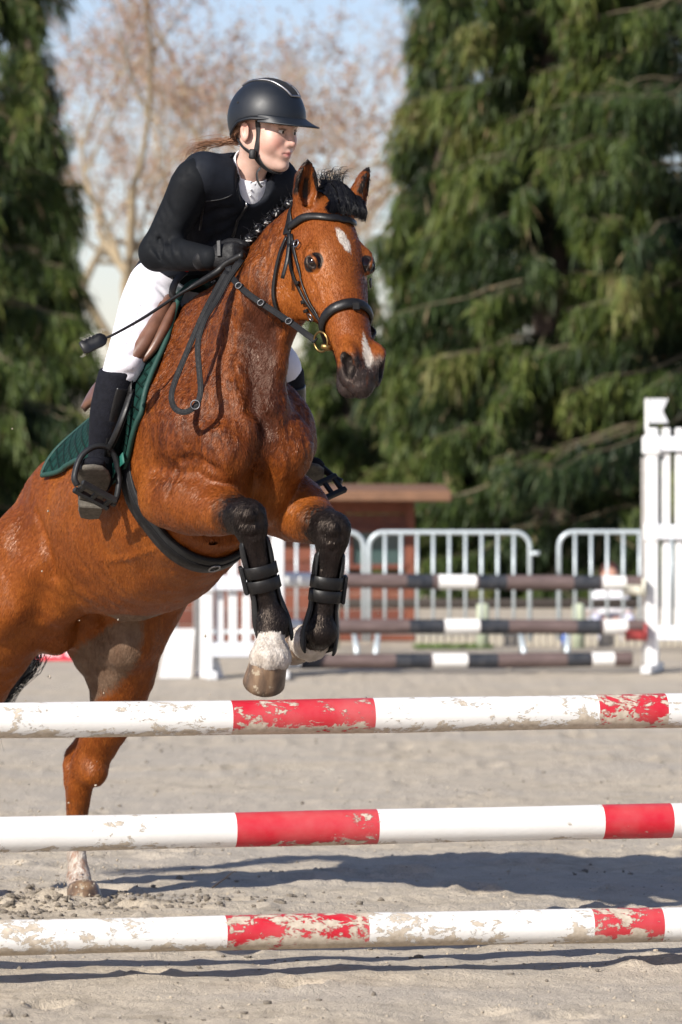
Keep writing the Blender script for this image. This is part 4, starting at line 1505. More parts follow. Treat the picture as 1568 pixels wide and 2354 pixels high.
black = np.zeros(len(hv))
white = np.zeros(len(hv))
skin = np.zeros(len(hv))
for leg in (FR, FL):
    e, kn, ft, co, to = (leg[q] for q in ('elbow', 'knee', 'fet', 'cor', 'toe'))
    d, a = seg_dist(hv, [e, kn, ft, co, to])
    La = np.linalg.norm(kn - e)
    near = d < 0.085
    b = smooth01(a, La - 0.19, La - 0.0) * near
    black = np.maximum(black, b)
    Lf = La + np.linalg.norm(ft - kn)
    white = np.maximum(white, smooth01(a, Lf + 0.035, Lf + 0.06) * near)
d, a = seg_dist(hv, HL)
tot = a.max()
nearh = d < 0.12
zz = hv[:, 2]
hl = nearh & (hv[:, 1] > 13.75)
black = np.maximum(black, 0.42 * smooth01(-zz, -0.40, -0.28) * hl)
white = np.maximum(white, 0.56 * smooth01(-zz, -0.28, -0.21) * hl)
kt = (hv - POLL) @ hn
ku = (hv - POLL) @ hu
kr = (hv - POLL) @ hr
headm = (kt > 0.02) & (ku > -0.30) & (np.abs(kr) < 0.14) & (kt < 0.66) & (hv[:, 1] < 12.62)
muz = smooth01(kt + np.where(ku < -0.07, 0.03, 0.0), 0.515, 0.565) * headm
dn = np.minimum(seg_dist(hv, [K(0.530, -0.026, 0.056), K(0.556, -0.026, 0.053), K(0.578, -0.040, 0.045)])[0], seg_dist(hv, [K(0.530, -0.026, -0.056), K(0.556, -0.026, -0.053), K(0.578, -0.040, -0.045)])[0])
nost = smooth01(-dn, -0.022, -0.012)
black = np.maximum(black, nost)
chin = smooth01(kt, 0.42, 0.47) * smooth01(-ku, 0.085, 0.105) * headm
grey = np.maximum(muz * 0.75, chin * 0.8)
star = smooth01(-np.sqrt(((kt - 0.140) / 0.045) ** 2 + ((kr + 0.002 + 0.25 * (kt - 0.14)) / 0.017) ** 2), -1.6, -0.2) * (ku > -0.05) * headm
snip = smooth01(-np.sqrt(((kt - 0.520) / 0.066) ** 2 + ((kr + 0.004) / (0.010 + 0.12 * np.clip(kt - 0.47, 0, 0.1))) ** 2), -1.7, -0.1) * (ku > -0.075) * headm
white = np.maximum(white, np.maximum(star, snip * 0.85))
eyed = np.min([np.linalg.norm(hv - e[0], axis=1) for e in EYES], 0)
black = np.maximum(black, 0.88 * smooth01(-eyed, -0.038, -0.030))
for (b0, ax, od, sd, L) in EARS:
    q = (hv - b0) @ ax / L
    w = np.abs((hv - b0) @ sd)
    o = (hv - b0) @ od
    nr = (np.linalg.norm(hv - b0 - np.outer(np.clip(q, 0, 1) * L, ax), axis=1) < 0.06)
    black = np.maximum(black, smooth01(q, 0.80, 0.95) * nr)
    rim = smooth01(w / (0.0375 * np.clip(1.25 - q, 0.15, 1)), 0.72, 0.92) * smooth01(q, 0.2, 0.4) * nr * (o > 0.004)
    black = np.maximum(black, 0.85 * rim)
    inner = smooth01(-np.abs(q - 0.42), -0.30, -0.16) * smooth01(-w, -0.014, -0.005) * (o < 0.012) * (o > -0.024) * nr
    black = np.maximum(black, 0.9 * inner)
# bare groin skin between the hind legs
bf, bu, br = ((hv - HO) @ HF, (hv - HO) @ HU, (hv - HO) @ HR)
inl = smooth01(-np.linalg.norm((hv - PX(232, 1495, 13.82)) * np.array([0.9, 0.25, 1.25]), axis=1), -0.092, -0.055) * (bf < -0.2) * (br < 0.02)
skin = np.maximum(skin, inl)
grn = smooth01(-np.abs(br), -0.12, -0.04) * smooth01(-bu, 0.20, 0.26) * smooth01(-bf, 0.20, 0.32) * smooth01(bu, -0.42, -0.34)
skin = np.maximum(skin, grn * 0.95)
# sweat: damp coat on the neck and breast
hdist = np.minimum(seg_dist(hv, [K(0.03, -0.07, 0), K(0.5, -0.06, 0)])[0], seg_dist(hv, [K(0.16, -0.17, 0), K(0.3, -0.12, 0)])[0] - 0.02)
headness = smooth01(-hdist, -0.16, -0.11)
wet = smooth01(bf, 0.45, 0.60) * smooth01(bu, -0.35, -0.2) * (1 - headness)
# dark points of the breast line
dark = smooth01(-np.abs(br - 0.0), -0.075, -0.02) * smooth01(bf, 0.66, 0.76) * smooth01(bu, -0.3, -0.15) * smooth01(-bu, -0.32, -0.12) * (~headm)
topl = smooth01(bu, 0.12, 0.30) * smooth01(-bf, -0.1, 0.3) * 0.25

horse = empty('horse', (HO[0], HO[1], 0.0), 'bay horse with white star and white socks leaping over the red and white poles', 'horse')


def coat_material():
    m, nt, p = new_mat('bay_coat')
    k = NT(nt)
    co = k.coord('Object')
    big = k.noise(co, 3.2, 5, 0.6)
    hv_ = k.n('ShaderNodeCombineXYZ')
    for i_, a_ in enumerate(('h1', 'h2', 'h3')):
        k.l(k.attr(a_), hv_.inputs[i_])
    fine = k.noise(hv_.outputs[0], 130, 5, 0.7, dist=0.3)
    base = k.ramp(big, [(0.25, (0.125, 0.028, 0.005)), (0.5, (0.215, 0.056, 0.009)), (0.78, (0.305, 0.094, 0.015))])
    base = k.mix(k.ramp(fine, [(0.30, 0.45), (0.50, 0.0)]), base, (0.095, 0.020, 0.005))
    base = k.mix(k.ramp(fine, [(0.50, 0.0), (0.72, 0.45)]), base, (0.37, 0.120, 0.022))
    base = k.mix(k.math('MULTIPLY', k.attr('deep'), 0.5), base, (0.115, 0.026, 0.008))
    wetf = k.attr('wet')
    clot = k.noise(k.coord('Object', (1.5, 1.5, 0.55), (0.2, 0.5, 0)), 24, 5, 0.62, dist=1.6)
    wetm = k.math('MULTIPLY', wetf, k.ramp(clot, [(0.42, 0.0), (0.62, 1.0)]))
    base = k.mix(wetm, base, (0.070, 0.017, 0.006))
    mot = k.noise(co, 26, 4)
    def edge(a, lo=0.35, hi=0.65):
        v = k.math('ADD', k.attr(a), k.math('MULTIPLY', k.math('SUBTRACT', k.noise(k.coord('Object', (1, 1, 0.35)), 62, 5, 0.7), 0.5), 0.95))
        return k.ramp(v, [(lo, 0.0), (hi, 1.0)])
    base = k.mix(edge('dark', 0.2, 0.9), base, (0.055, 0.016, 0.008))
    base = k.mix(edge('skin', 0.3, 0.7), base, k.ramp(mot, [(0.3, (0.12, 0.070, 0.045)), (0.7, (0.19, 0.125, 0.085))]))
    base = k.mix(edge('grey', 0.15, 0.70), base, (0.028, 0.021, 0.020))
    blk = edge('black', 0.25, 0.75)
    base = k.mix(blk, base, k.ramp(mot, [(0.3, (0.004, 0.0035, 0.004)), (0.75, (0.012, 0.009, 0.009))]))
    base = k.mix(edge('white'), base, k.ramp(mot, [(0.3, (0.40, 0.34, 0.28)), (0.7, (0.62, 0.57, 0.51))]))
    k.l(base, p.inputs['Base Color'])
    rg = k.ramp(k.noise(co, 14, 4), [(0.3, 0.31), (0.7, 0.47)])
    rg = k.math('SUBTRACT', rg, k.math('MULTIPLY', k.math('SUBTRACT', wetf, blk), 0.05))
    k.l(rg, p.inputs['Roughness'])
    p.inputs['Specular IOR Level'].default_value = 0.30
    p.inputs['Specular Tint'].default_value = (1.0, 0.80, 0.66, 1)
    p.inputs['Anisotropic'].default_value = 0.35
    h = k.math('ADD', k.math('MULTIPLY', fine, 0.7), k.math('MULTIPLY', k.math('MULTIPLY', clot, wetf), 2.2))
    b1 = k.bump(h, 0.55, 0.005)
    k.l(k.bump(k.noise(co, 9, 3), 0.18, 0.02, b1), p.inputs['Normal'])
    return m


M_COAT = coat_material()
# slight unevenness of flesh and skin
def vn3(P, cell, seed):
    q = P / cell
    i = np.floor(q).astype(np.int64)
    f = q - i
    f = f * f * (3 - 2 * f)
    out = 0
    for c in range(8):
        o = np.array([c & 1, (c >> 1) & 1, (c >> 2) & 1])
        h = (i + o) @ np.array([73856093, 19349663, 83492791]) + seed * 7919
        h = (h ^ (h >> 13)) * 1274126177
        h = ((h ^ (h >> 16)) & 65535) / 65535.0
        w = np.prod(np.where(o, f, 1 - f), axis=1)
        out = out + w * h
    return out - 0.5


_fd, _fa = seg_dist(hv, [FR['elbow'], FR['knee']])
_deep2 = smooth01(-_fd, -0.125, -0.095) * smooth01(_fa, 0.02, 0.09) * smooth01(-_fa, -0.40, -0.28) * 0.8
# coordinates that follow the lie of the coat: long along the hair, short across it
_al = nrm(-0.82 * HF - 0.55 * HU)
_ac = np.cross(_al, HR)
HH = np.c_[(hv - HO) @ _al * 0.22, (hv - HO) @ _ac, (hv - HO) @ HR]
_hd = headness > 0.5
HH[_hd] = np.c_[kt * 0.22, ku, kr][_hd]
_lg = hv[:, 2] < 1.25
HH[_lg & (black + white > 0.2)] = np.c_[hv[:, 2] * 0.22, hv[:, 0], hv[:, 1]][_lg & (black + white > 0.2)]
_amt = (1 - headness) * (1 - np.clip(black + white, 0, 1))
_me = mesh_data('tmp', hv, hq, False)
_nn = np.zeros(len(hv) * 3, dtype=np.float32)
_me.vertices.foreach_get('normal', _nn)
bpy.data.meshes.remove(_me)
_nn = _nn.reshape(-1, 3)
_disp = (0.009 * vn3(hv, 0.075, 1) + 0.005 * vn3(hv * np.array([1, 1, 0.6]), 0.032, 2)) * _amt
_disp += white * (hv[:, 2] < 1.3) * (0.006 * vn3(hv * np.array([1, 1, 0.35]), 0.010, 5) + 0.006 * vn3(hv, 0.03, 6))
_disp += wet * 0.004 * vn3(hv * np.array([1.3, 1.3, 0.5]), 0.018, 3)
hv = hv + _nn * _disp[:, None]
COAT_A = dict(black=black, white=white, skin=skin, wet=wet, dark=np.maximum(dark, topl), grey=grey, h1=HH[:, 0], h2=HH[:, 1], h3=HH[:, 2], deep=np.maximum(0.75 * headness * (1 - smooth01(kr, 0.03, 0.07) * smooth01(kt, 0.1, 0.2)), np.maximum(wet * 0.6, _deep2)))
mobj('body', hv, hq, M_COAT, horse, attrs=COAT_A)

# short hairs lying in the direction of the coat
def coat_hair(n, seed=9):
    r = np.random.default_rng(seed)
    T = np.array([(f[0], f[i + 1], f[i + 2]) for f in hq for i in range(len(f) - 2)])
    a, b, c = hv[T[:, 0]], hv[T[:, 1]], hv[T[:, 2]]
    cr = np.cross(b - a, c - a)
    ar = np.linalg.norm(cr, axis=1)
    nn = cr / np.maximum(ar, 1e-12)[:, None]
    m = (a + b + c) / 3
    view = m - np.array([0, 0, EYE_Z])
    view /= np.linalg.norm(view, axis=1, keepdims=True)
    w = ar * ((nn * view).sum(1) < 0.25) * (np.min([np.linalg.norm(m - e[0], axis=1) for e in EYES], 0) > 0.04)
    k = r.choice(len(T), n, p=w / w.sum())
    u, v = r.random((2, n, 1))
    fl = (u + v) > 1
    u, v = np.where(fl, 1 - u, u), np.where(fl, 1 - v, v)
    p = a[k] * (1 - u - v) + b[k] * u + c[k] * v
    N = nn[k]
    vi = T[k, 0]
    flow = np.tile(_al, (n, 1))
    flow[_hd[vi]] = hn
    flow[((black + white)[vi] > 0.25) & _lg[vi]] = (0, 0, -1)
    flow += 0.25 * np.stack([vn3(p, 0.05, 21), vn3(p, 0.05, 22), vn3(p, 0.05, 23)], 1) * 2 + r.normal(0, 0.10, (n, 3))
    flow -= N * (flow * N).sum(1, keepdims=True)
    flow /= np.maximum(np.linalg.norm(flow, axis=1, keepdims=True), 1e-9)
    S = np.cross(N, flow)
    leg = ((black + white)[vi] > 0.25) & _lg[vi]
    L = r.uniform(0.008, 0.015, (n, 1)) * np.where(_hd[vi], 0.6, np.where(leg, 0.62, 1.0))[:, None]
    W = r.uniform(0.0007, 0.0012, (n, 1))
    tilt = r.normal(0, 0.24, (n, 1))
    wd = S + N * tilt
    V = np.stack([p - wd * W + N * 0.0004, p + wd * W + N * 0.0004, p + flow * L + N * (0.0009 + 0.07 * L)], 1).reshape(-1, 3)
    at = {q: np.repeat(np.asarray(x)[vi], 3) for q, x in COAT_A.items()}
    o = mobj('coat_hair', V, np.arange(3 * n).reshape(-1, 3), M_COAT, horse, smooth=False, attrs=at)
    o['kind'] = 'stuff'


coat_hair(300000)


# ---- eyes
M_EYE = simple('horse_eye', (0.007, 0.003, 0.002), 0.06, 0.3, 60, rvar=0.02, spec=0.4)
for ec, n_, R_ in EYES:
    mobj('eye', *uvsphere(ec, R_ * 0.985, 24, 16), M_EYE, horse)

# ---- hooves
M_HOOF, _nt, _p = new_mat('hoof_horn')
_k = NT(_nt)
_co = _k.coord('Object')
_c = _k.ramp(_k.noise(_k.coord('Object', (1, 1, 0.2)), 30, 5), [(0.3, (0.05, 0.033, 0.024)), (0.55, (0.16, 0.10, 0.06)), (0.75, (0.26, 0.18, 0.11))])
_c = _k.mix(_k.ramp(_k.noise(_co, 38, 6, 0.7), [(0.55, 0.0), (0.63, 0.9)]), _c, (0.33, 0.27, 0.19))
_k.l(_c, _p.inputs['Base Color'])
_p.inputs['Roughness'].default_value = 0.42
_k.l(_k.bump(_k.noise(_co, 60, 5), 0.5, 0.003), _p.inputs['Normal'])


def hoof(top, toe, front, name='hoof'):
    """Hoof capsule from the coronet centre down to the sole along top->toe, 'front' is the toe side."""
    ax = nrm(toe - top)
    fr = nrm(np.asarray(front, float) - ax * np.dot(front, ax))
    sd = np.cross(ax, fr)
    q = np.linspace(0, 2 * np.pi, 28, endpoint=False)
    secs = []
    for t, w, sh in ((-0.012, 0.048, 0.0), (0.0, 0.055, 0.002), (0.03, 0.059, 0.010), (0.06, 0.063, 0.019), (0.078, 0.065, 0.025), (0.082, 0.060, 0.025)):
        rad = w * (1 + 0.05 * np.cos(q))
        back = np.where(np.cos(q) < -0.6, 0.82, 1.0)
        secs.append(top + ax * t + fr * sh + (np.cos(q) * rad * back)[:, None] * fr + (np.sin(q) * w * 0.96)[:, None] * sd)
    return mobj(name, *loft(secs), M_HOOF, horse)


hoof(FR['cor'] + np.array([0, 0, -0.004]), FR['toe'], np.array([-0.15, -1, 0]))
hoof(FL['cor'], FL['toe'], np.array([-0.2, 0.1, -1]))
hoof(PX(190, 2056, 14.0) * np.array([1, 1, 0]) + np.array([0, 0, 0.045]), PX(192, 2100, 13.98) * np.array([1, 1, 0]), HF0)
hoof(PX(-128, 2100, 13.84) * np.array([1, 1, 0]) + np.array([0, 0, 0.05]), PX(-126, 2140, 13.82) * np.array([1, 1, 0]), HF0)
# ================================================================== tack
M_STRAP = simple('black_leather', (0.008, 0.0075, 0.0075), 0.42, 0.3, 40, bump=0.25, bscale=220, bdist=0.001, spec=0.32)
M_REIN = simple('webbed_rein', (0.008, 0.008, 0.009), 0.6, 0.25, 60, bump=0.5, bscale=260, bdist=0.0015, spec=0.2)
M_BRASS = simple('brass', (0.26, 0.17, 0.065), 0.38, 0.15, 60, metal=1.0)
M_SILVER = simple('polished_steel', (0.26, 0.26, 0.27), 0.34, 0.1, 60, metal=1.0)
M_DULL = simple('dull_steel', (0.11, 0.11, 0.115), 0.45, 0.2, 60, metal=1.0)
M_RUBBER = simple('black_rubber', (0.012, 0.0125, 0.0135), 0.5, 0.45, 30, bump=0.35, bscale=120, bdist=0.001, spec=0.3)
M_SADDLE = simple('brown_saddle_leather', (0.125, 0.058, 0.036), 0.42, 0.3, 16, bump=0.3, bscale=150, bdist=0.001)


def body_centre(f):
    return B(f, float(np.interp(f, [-0.8, -0.5, -0.3, -0.12, 0.3, 0.5], [0.03, 0.065, 0.02, -0.02, 0, 0])), 0)


_tf = np.linspace(-0.36, 0.64, 41)
_tp = np.radians(np.linspace(-184, 184, 93))
_TF, _TP = np.meshgrid(_tf, _tp, indexing='ij')
_to = np.array([body_centre(q) for q in _TF.ravel()])
_td = np.cos(_TP).ravel()[:, None] * HU + np.sin(_TP).ravel()[:, None] * HR
BAR_T = np.linalg.norm(H.ray(_to, _td) - _to, axis=1).reshape(41, 93)


def on_barrel(f, phi, off=0.0):
    """Points on the barrel: f along the trunk, phi degrees from the spine towards the horse's right."""
    f, phi = np.broadcast_arrays(np.asarray(f, float), np.radians(np.asarray(phi, float)))
    f, phi = f.ravel(), phi.ravel()
    ph = np.where(phi > np.pi, phi - 2 * np.pi, phi)
    gi = np.clip((f - _tf[0]) / (_tf[1] - _tf[0]), 0, 39.999)
    gj = np.clip((ph - _tp[0]) / (_tp[1] - _tp[0]), 0, 91.999)
    i, j = gi.astype(int), gj.astype(int)
    x, y = gi - i, gj - j
    t = (BAR_T[i, j] * (1 - x) + BAR_T[i + 1, j] * x) * (1 - y) + (BAR_T[i, j + 1] * (1 - x) + BAR_T[i + 1, j + 1] * x) * y
    d = np.cos(phi)[:, None] * HU + np.sin(phi)[:, None] * HR
    o = np.array([body_centre(q) for q in f])
    return o + d * (t + np.broadcast_to(np.asarray(off, float).ravel(), f.shape))[:, None]


def shell_grid(P, Q):
    """Closed thin shell from two grids (outer P, inner Q) of shape (n, m, 3)."""
    n, m, _ = P.shape
    V = np.vstack([P.reshape(-1, 3), Q.reshape(-1, 3)])
    N = n * m
    F = []
    for i in range(n - 1):
        for j in range(m - 1):
            a, b, c, d = i * m + j, (i + 1) * m + j, (i + 1) * m + j + 1, i * m + j + 1
            F.append((a, b, c, d))
            F.append((d + N, c + N, b + N, a + N))
    rim = [i * m for i in range(n)] + [(n - 1) * m + j for j in range(1, m)] + [i * m + m - 1 for i in range(n - 2, -1, -1)] + [j for j in range(m - 2, 0, -1)]
    for a, b in zip(rim, rim[1:] + rim[:1]):
        F.append((b, a, a + N, b + N))
    return V, F, rim


# ---- saddle pad
pad = empty('saddle_pad', (HO[0], HO[1], HO[2] + 0.2), 'dark green quilted saddle pad with a light green edge under the saddle', 'saddle pad')
un = np.linspace(-1, 1, 61)
vn = np.linspace(0, 1, 34)
fb = lambda a: np.interp(a, [0, 20, 40, 60, 80, 100, 112], [0.555, 0.565, 0.575, 0.565, 0.52, 0.45, 0.345])
rb_ = lambda a: np.interp(a, [0, 25, 45, 60, 75, 95, 112], [-0.13, -0.20, -0.255, -0.295, 0.06, 0.20, 0.30])
PH_, FF_, OF_ = np.zeros((61, 34)), np.zeros((61, 34)), np.zeros((61, 34))
for i, q in enumerate(un):
    a = abs(q)
    for j, w_ in enumerate(vn):
        # phi limit depends on where along the pad: short behind, long at the girth
        f0 = 0.56 * (1 - w_) - 0.28 * w_
        lim = np.interp(f0, [-0.28, -0.10, 0.02, 0.14, 0.24, 0.36, 0.46, 0.56], [59, 60, 66, 84, 104, 108, 98, 84])
        ph = lim * a
        ff = f0 + np.interp(ph, [0, 30, 60, 80, 110], [0.0, 0.012, 0.0, -0.02, -0.055]) * (1 - w_) + np.interp(ph, [0, 30, 58], [0.15, 0.07, 0.0]) * w_ ** 2
        PH_[i, j], FF_[i, j] = math.copysign(ph, q), ff
        OF_[i, j] = 0.018 + 0.045 * math.exp(-(ph / 14) ** 2) * (1 - 0.5 * w_) + 0.022 * w_ ** 3 * math.exp(-((ph - 25) / 25) ** 2)
Pp = on_barrel(FF_, PH_, OF_).reshape(61, 34, 3)
Pq = on_barrel(FF_, PH_, np.maximum(OF_ - 0.014, 0.003)).reshape(61, 34, 3)
M_PAD, _nt, _p = new_mat('green_quilt')
_k = NT(_nt)
_w1 = _k.math('SINE', _k.math('MULTIPLY', _k.math('ADD', _k.attr('qa'), _k.attr('qb')), 62.0))
_w2 = _k.math('SINE', _k.math('MULTIPLY', _k.math('SUBTRACT', _k.attr('qa'), _k.attr('qb')), 62.0))
_q = _k.math('MINIMUM', _k.math('ABSOLUTE', _w1), _k.math('ABSOLUTE', _w2))
_q = _k.ramp(_q, [(0.0, 0.0), (0.45, 0.85), (1.0, 1.0)])
_k.l(_k.ramp(_k.noise(_k.coord('Object'), 20, 5), [(0.3, (0.002, 0.017, 0.013)), (0.7, (0.005, 0.033, 0.026))]), _p.inputs['Base Color'])
_p.inputs['Roughness'].default_value = 0.75
_p.inputs['Specular IOR Level'].default_value = 0.15
_k.l(_k.bump(_q, 1.0, 0.012), _p.inputs['Normal'])
V, F, rim = shell_grid(Pp, Pq)
aa = np.r_[FF_.ravel(), FF_.ravel()]
ab = np.r_[np.radians(PH_).ravel(), np.radians(PH_).ravel()] * 0.30
mobj('quilted_panel', V, F, M_PAD, pad, attrs=dict(qa=aa, qb=ab))
M_BIND = simple('green_binding', (0.006, 0.042, 0.032), 0.7, 0.15, 30)
rp = (V[:len(V) // 2][rim] * 0.6 + V[len(V) // 2:][rim] * 0.4)
mobj('edge_binding', *sweep(rp, 0.0088, 8, closed=True), M_BIND, pad)
for s in (1, -1):
    gp = on_barrel([0.27, 0.40], [103 * s, 103 * s], 0.03)
    mobj('girth_loop', *strap(catmull([gp[0], gp.mean(0) + bdir(0, 0, s) * 0.008, gp[1]], 8), bdir(0, 0, s), 0.035, 0.004), simple('green_loop', (0.008, 0.10, 0.075), 0.6), pad)

# ---- saddle
sad = empty('saddle', (HO[0], HO[1], HO[2] + 0.3), 'brown leather jumping saddle with black girth and stirrups on the green pad', 'saddle')
fs = np.linspace(0.49, -0.02, 26)
ps = np.linspace(-34, 34, 25)
FS, PS = np.meshgrid(fs, ps, indexing='ij')
lift = 0.045 + np.interp(FS, [-0.02, 0.02, 0.10, 0.25, 0.38, 0.49], [0.075, 0.07, 0.03, 0.012, 0.03, 0.045]) * np.cos(np.radians(PS * 2.0))
sP = on_barrel(FS, PS, lift).reshape(26, 25, 3)
sQ = on_barrel(FS, PS, lift - 0.022).reshape(26, 25, 3)
V, F, rim = shell_grid(sP, sQ)
mobj('seat', V, F, M_SADDLE, sad)
for s in (1, -1):
    fl = np.linspace(0, 1, 20)
    pl = np.linspace(0, 1, 22)
    A_, C_ = np.meshgrid(fl, pl, indexing='ij')
    ph = 10 + C_ * 60
    front = np.interp(ph, [10, 25, 40, 55, 64, 70], [0.530, 0.548, 0.545, 0.520, 0.480, 0.42])
    rear = np.interp(ph, [10, 40, 55, 66, 70], [0.10, 0.14, 0.20, 0.28, 0.34])
    FFl = front * (1 - A_) + rear * A_
    of = 0.028 + 0.016 * np.exp(-((A_ - 0.10) / 0.10) ** 2) + 0.006 * np.exp(-((A_ - 0.0) / 0.03) ** 2)
    P1 = on_barrel(FFl, ph * s, of).reshape(20, 22, 3)
    P2 = on_barrel(FFl, ph * s, of - 0.008).reshape(20, 22, 3)
    if s < 0:
        P1, P2 = P2, P1
    V, F, rim = shell_grid(P1, P2)
    mobj('flap', V, F, M_SADDLE, sad)
    # knee roll: a long padded block along the front of the flap
    kr_ = catmull(on_barrel([0.520, 0.536, 0.536, 0.512, 0.478, 0.452], np.array([12, 22, 35, 50, 63, 71]) * s, 0.062), 20)
    kT = tangents(kr_)
    mobj('knee_roll', *sweep(kr_, 0.006 + 0.034 * np.sin(np.linspace(0.30, np.pi - 0.12, 21)) ** 0.6, 14, side=np.cross(kT, bdir(0, 0, s)), flat=0.72), M_SADDLE, sad)
    wl_ = kr_ + bdir(0.5, 0, s) * 0.026
    mobj('welt', *sweep(wl_[1:-1], 0.0042, 6), M_SADDLE, sad)
    kr_ = catmull(on_barrel([0.556, 0.562, 0.552, 0.530], np.array([13, 24, 36, 47]) * s, 0.036), 12)
    mobj('knee_roll', *sweep(kr_, 0.004 + 0.022 * np.sin(np.linspace(0.3, np.pi - 0.2, 13)) ** 0.6, 12, side=np.cross(tangents(kr_), bdir(0, 0, s)), flat=0.7), M_SADDLE, sad)
    for f in (0.29, 0.335):
        bl = catmull(on_barrel([f - 0.02, f - 0.01, f], np.array([74, 88, 102]) * s, 0.026), 8)
        mobj('billet', *strap(bl, bdir(0, 0, s), 0.022, 0.004), M_STRAP, sad)
ga_ = np.linspace(99, 261, 60)
gp = on_barrel(np.interp(ga_, [99, 130, 180, 230, 261], [0.335, 0.325, 0.30, 0.325, 0.335]), ga_, 0.010)
gn = gp - np.array([body_centre(0.31)])
gw_ = 0.070 + 0.022 * np.exp(-((ga_ - 180) / 30) ** 2)
girth = mobj('girth', *strap(gp, gn, gw_, 0.014), M_RUBBER, sad)
gp2 = gp + gn / np.linalg.norm(gn, axis=1, keepdims=True) * 0.0085
mobj('girth_web', *strap(gp2, gn, 0.026, 0.004), M_REIN, girth)
ic = 30
gT = tangents(gp)
mobj('girth_ring', *torus(gp[ic] + nrm(gn[ic]) * 0.011 + gT[ic] * -0.0, 0.016, 0.0032, gn[ic], 24, 8, (1.35, 1.0), gT[ic]), M_SILVER, girth)


def mirror(p):
    p = np.asarray(p, float)
    return p - 2 * np.outer((p - HO) @ HR, HR).reshape(p.shape)


# stirrups
STI = dict(tl=PX(178, 1116, 12.80), tr=PX(260, 1160, 12.84), top=PX(246, 1028, 12.86))
for s in (1, -1):
    if s > 0:
        tl, tr_, top = STI['tl'], STI['tr'], STI['top']
        arch = [tl, PX(171, 1095, 12.80), PX(186, 1050, 12.82), PX(216, 1027, 12.84), top, PX(264, 1048, 12.87), PX(273, 1095, 12.88), PX(270, 1135, 12.86), tr_]
        lea = [PX(302, 895, 12.84), PX(284, 950, 12.81), PX(264, 1000, 12.82), PX(247, 1034, 12.86)]
    else:
        tl, tr_, top = PX(724, 1135, 13.05), PX(785, 1108, 13.10), PX(706, 1052, 13.14)
        arch = [tl, PX(700, 1112, 13.08), PX(694, 1080, 13.12), top, PX(728, 1066, 13.14), PX(752, 1085, 13.13), PX(770, 1100, 13.11), tr_]
        lea = [PX(660, 930, 13.2), PX(680, 990, 13.17), PX(706, 1056, 13.14)]
    ir = mobj('stirrup', *sweep(catmull(arch, 40), 0.0115, 10, flat=0.8), M_RUBBER, sad)
    td_ = nrm(tr_ - tl)
    up_ = nrm(np.array([0.0, -0.45, -0.9]) - td_ * np.dot(td_, [0.0, -0.45, -0.9])) if s > 0 else nrm(np.array([0.3, -0.6, 0.5]) - td_ * np.dot(td_, [0.3, -0.6, 0.5]))
    dp = np.cross(td_, up_)
    L_ = np.linalg.norm(tr_ - tl)
    # open tread: two bars and three bridges
    cc = (tl + tr_) / 2
    ba_ = [box(cc + dp * o, (L_ * 0.98, 0.017, 0.018), np.array([td_, dp, up_]), 0.003) for o in (-0.027, 0.027)] + [box(cc + td_ * q * L_ * 0.36, (0.016, 0.05, 0.011), np.array([td_, dp, up_]), 0.003) for q in (-1, 0, 1)]
    mobj('tread', *join(*ba_), M_RUBBER, ir, smooth=False)
    lp = catmull(lea, 14)
    mobj('stirrup_leather', *strap(lp, np.array([-0.5, -0.85, 0.1]), 0.020, 0.005), M_STRAP, sad)
    if s > 0:
        mobj('stirrup_leather', *strap(lp + np.array([0.006, 0.012, 0]), np.array([-0.6, -0.75, 0.1]), 0.020, 0.005), M_STRAP, sad)
        ke = catmull([PX(305, 862, 12.87), PX(298, 890, 12.84), PX(302, 925, 12.84), PX(312, 950, 12.85)], 10)
        mobj('leather_end', *strap(ke, np.array([-0.7, -0.7, 0.1]), 0.02, 0.005), M_STRAP, sad)

# ---- bridle
bri = empty('bridle', tuple(K(0.2, 0, 0)), 'black leather bridle with brass bit rings on the head of the horse', 'bridle')


def hstrap(name, pts, width, thick=0.005, off=0.004, n=22, parent=bri, mat=None, rad=None):
    p, nn = H.snap(catmull(pts, n), off)
    p = catmull(p[::2], n) if len(p) % 2 else p
    _, nn = H.snap(p, off, 1)
    if rad:
        return mobj(name, *sweep(p, rad, 10, side=np.cross(tangents(p), nn), flat=0.5), mat or M_STRAP, parent)
    return mobj(name, *strap(p, nn, width, thick), mat or M_STRAP, parent)


hstrap('browband', [PX(664, 524, 12.50), PX(690, 500, 12.46), PX(722, 483, 12.42), PX(758, 475, 12.40), PX(796, 478, 12.40), PX(820, 490, 12.44), PX(831, 506, 12.50)], 0.024, off=0.006, rad=0.0125)
hstrap('headpiece', [PX(664, 540, 12.50), PX(666, 515, 12.51), PX(672, 488, 12.53), PX(690, 470, 12.58)], 0.032, 0.005)
hstrap('cheekpiece', [PX(664, 532, 12.49), PX(668, 575, 12.47), PX(674, 630, 12.46), PX(684, 680, 12.44), PX(700, 728, 12.40), PX(722, 768, 12.36), PX(734, 782, 12.34)], 0.014, 0.005)
hstrap('noseband_strap', [PX(672, 540, 12.48), PX(680, 590, 12.44), PX(690, 640, 12.41), PX(706, 690, 12.38), PX(724, 722, 12.36), PX(738, 745, 12.34)], 0.012, 0.005)
hstrap('noseband', [PX(727, 800, 12.37), PX(731, 768, 12.34), PX(742, 735, 12.31), PX(766, 706, 12.28), PX(800, 683, 12.25), PX(826, 676, 12.25), PX(845, 688, 12.28), PX(853, 715, 12.33), PX(850, 745, 12.38)], 0.03, off=0.007, rad=0.0165)
hstrap('throat_latch', [PX(664, 545, 12.49), PX(648, 585, 12.50), PX(636, 630, 12.51), PX(634, 670, 12.52), PX(642, 705, 12.53), PX(655, 728, 12.54)], 0.012, 0.005, off=0.008)
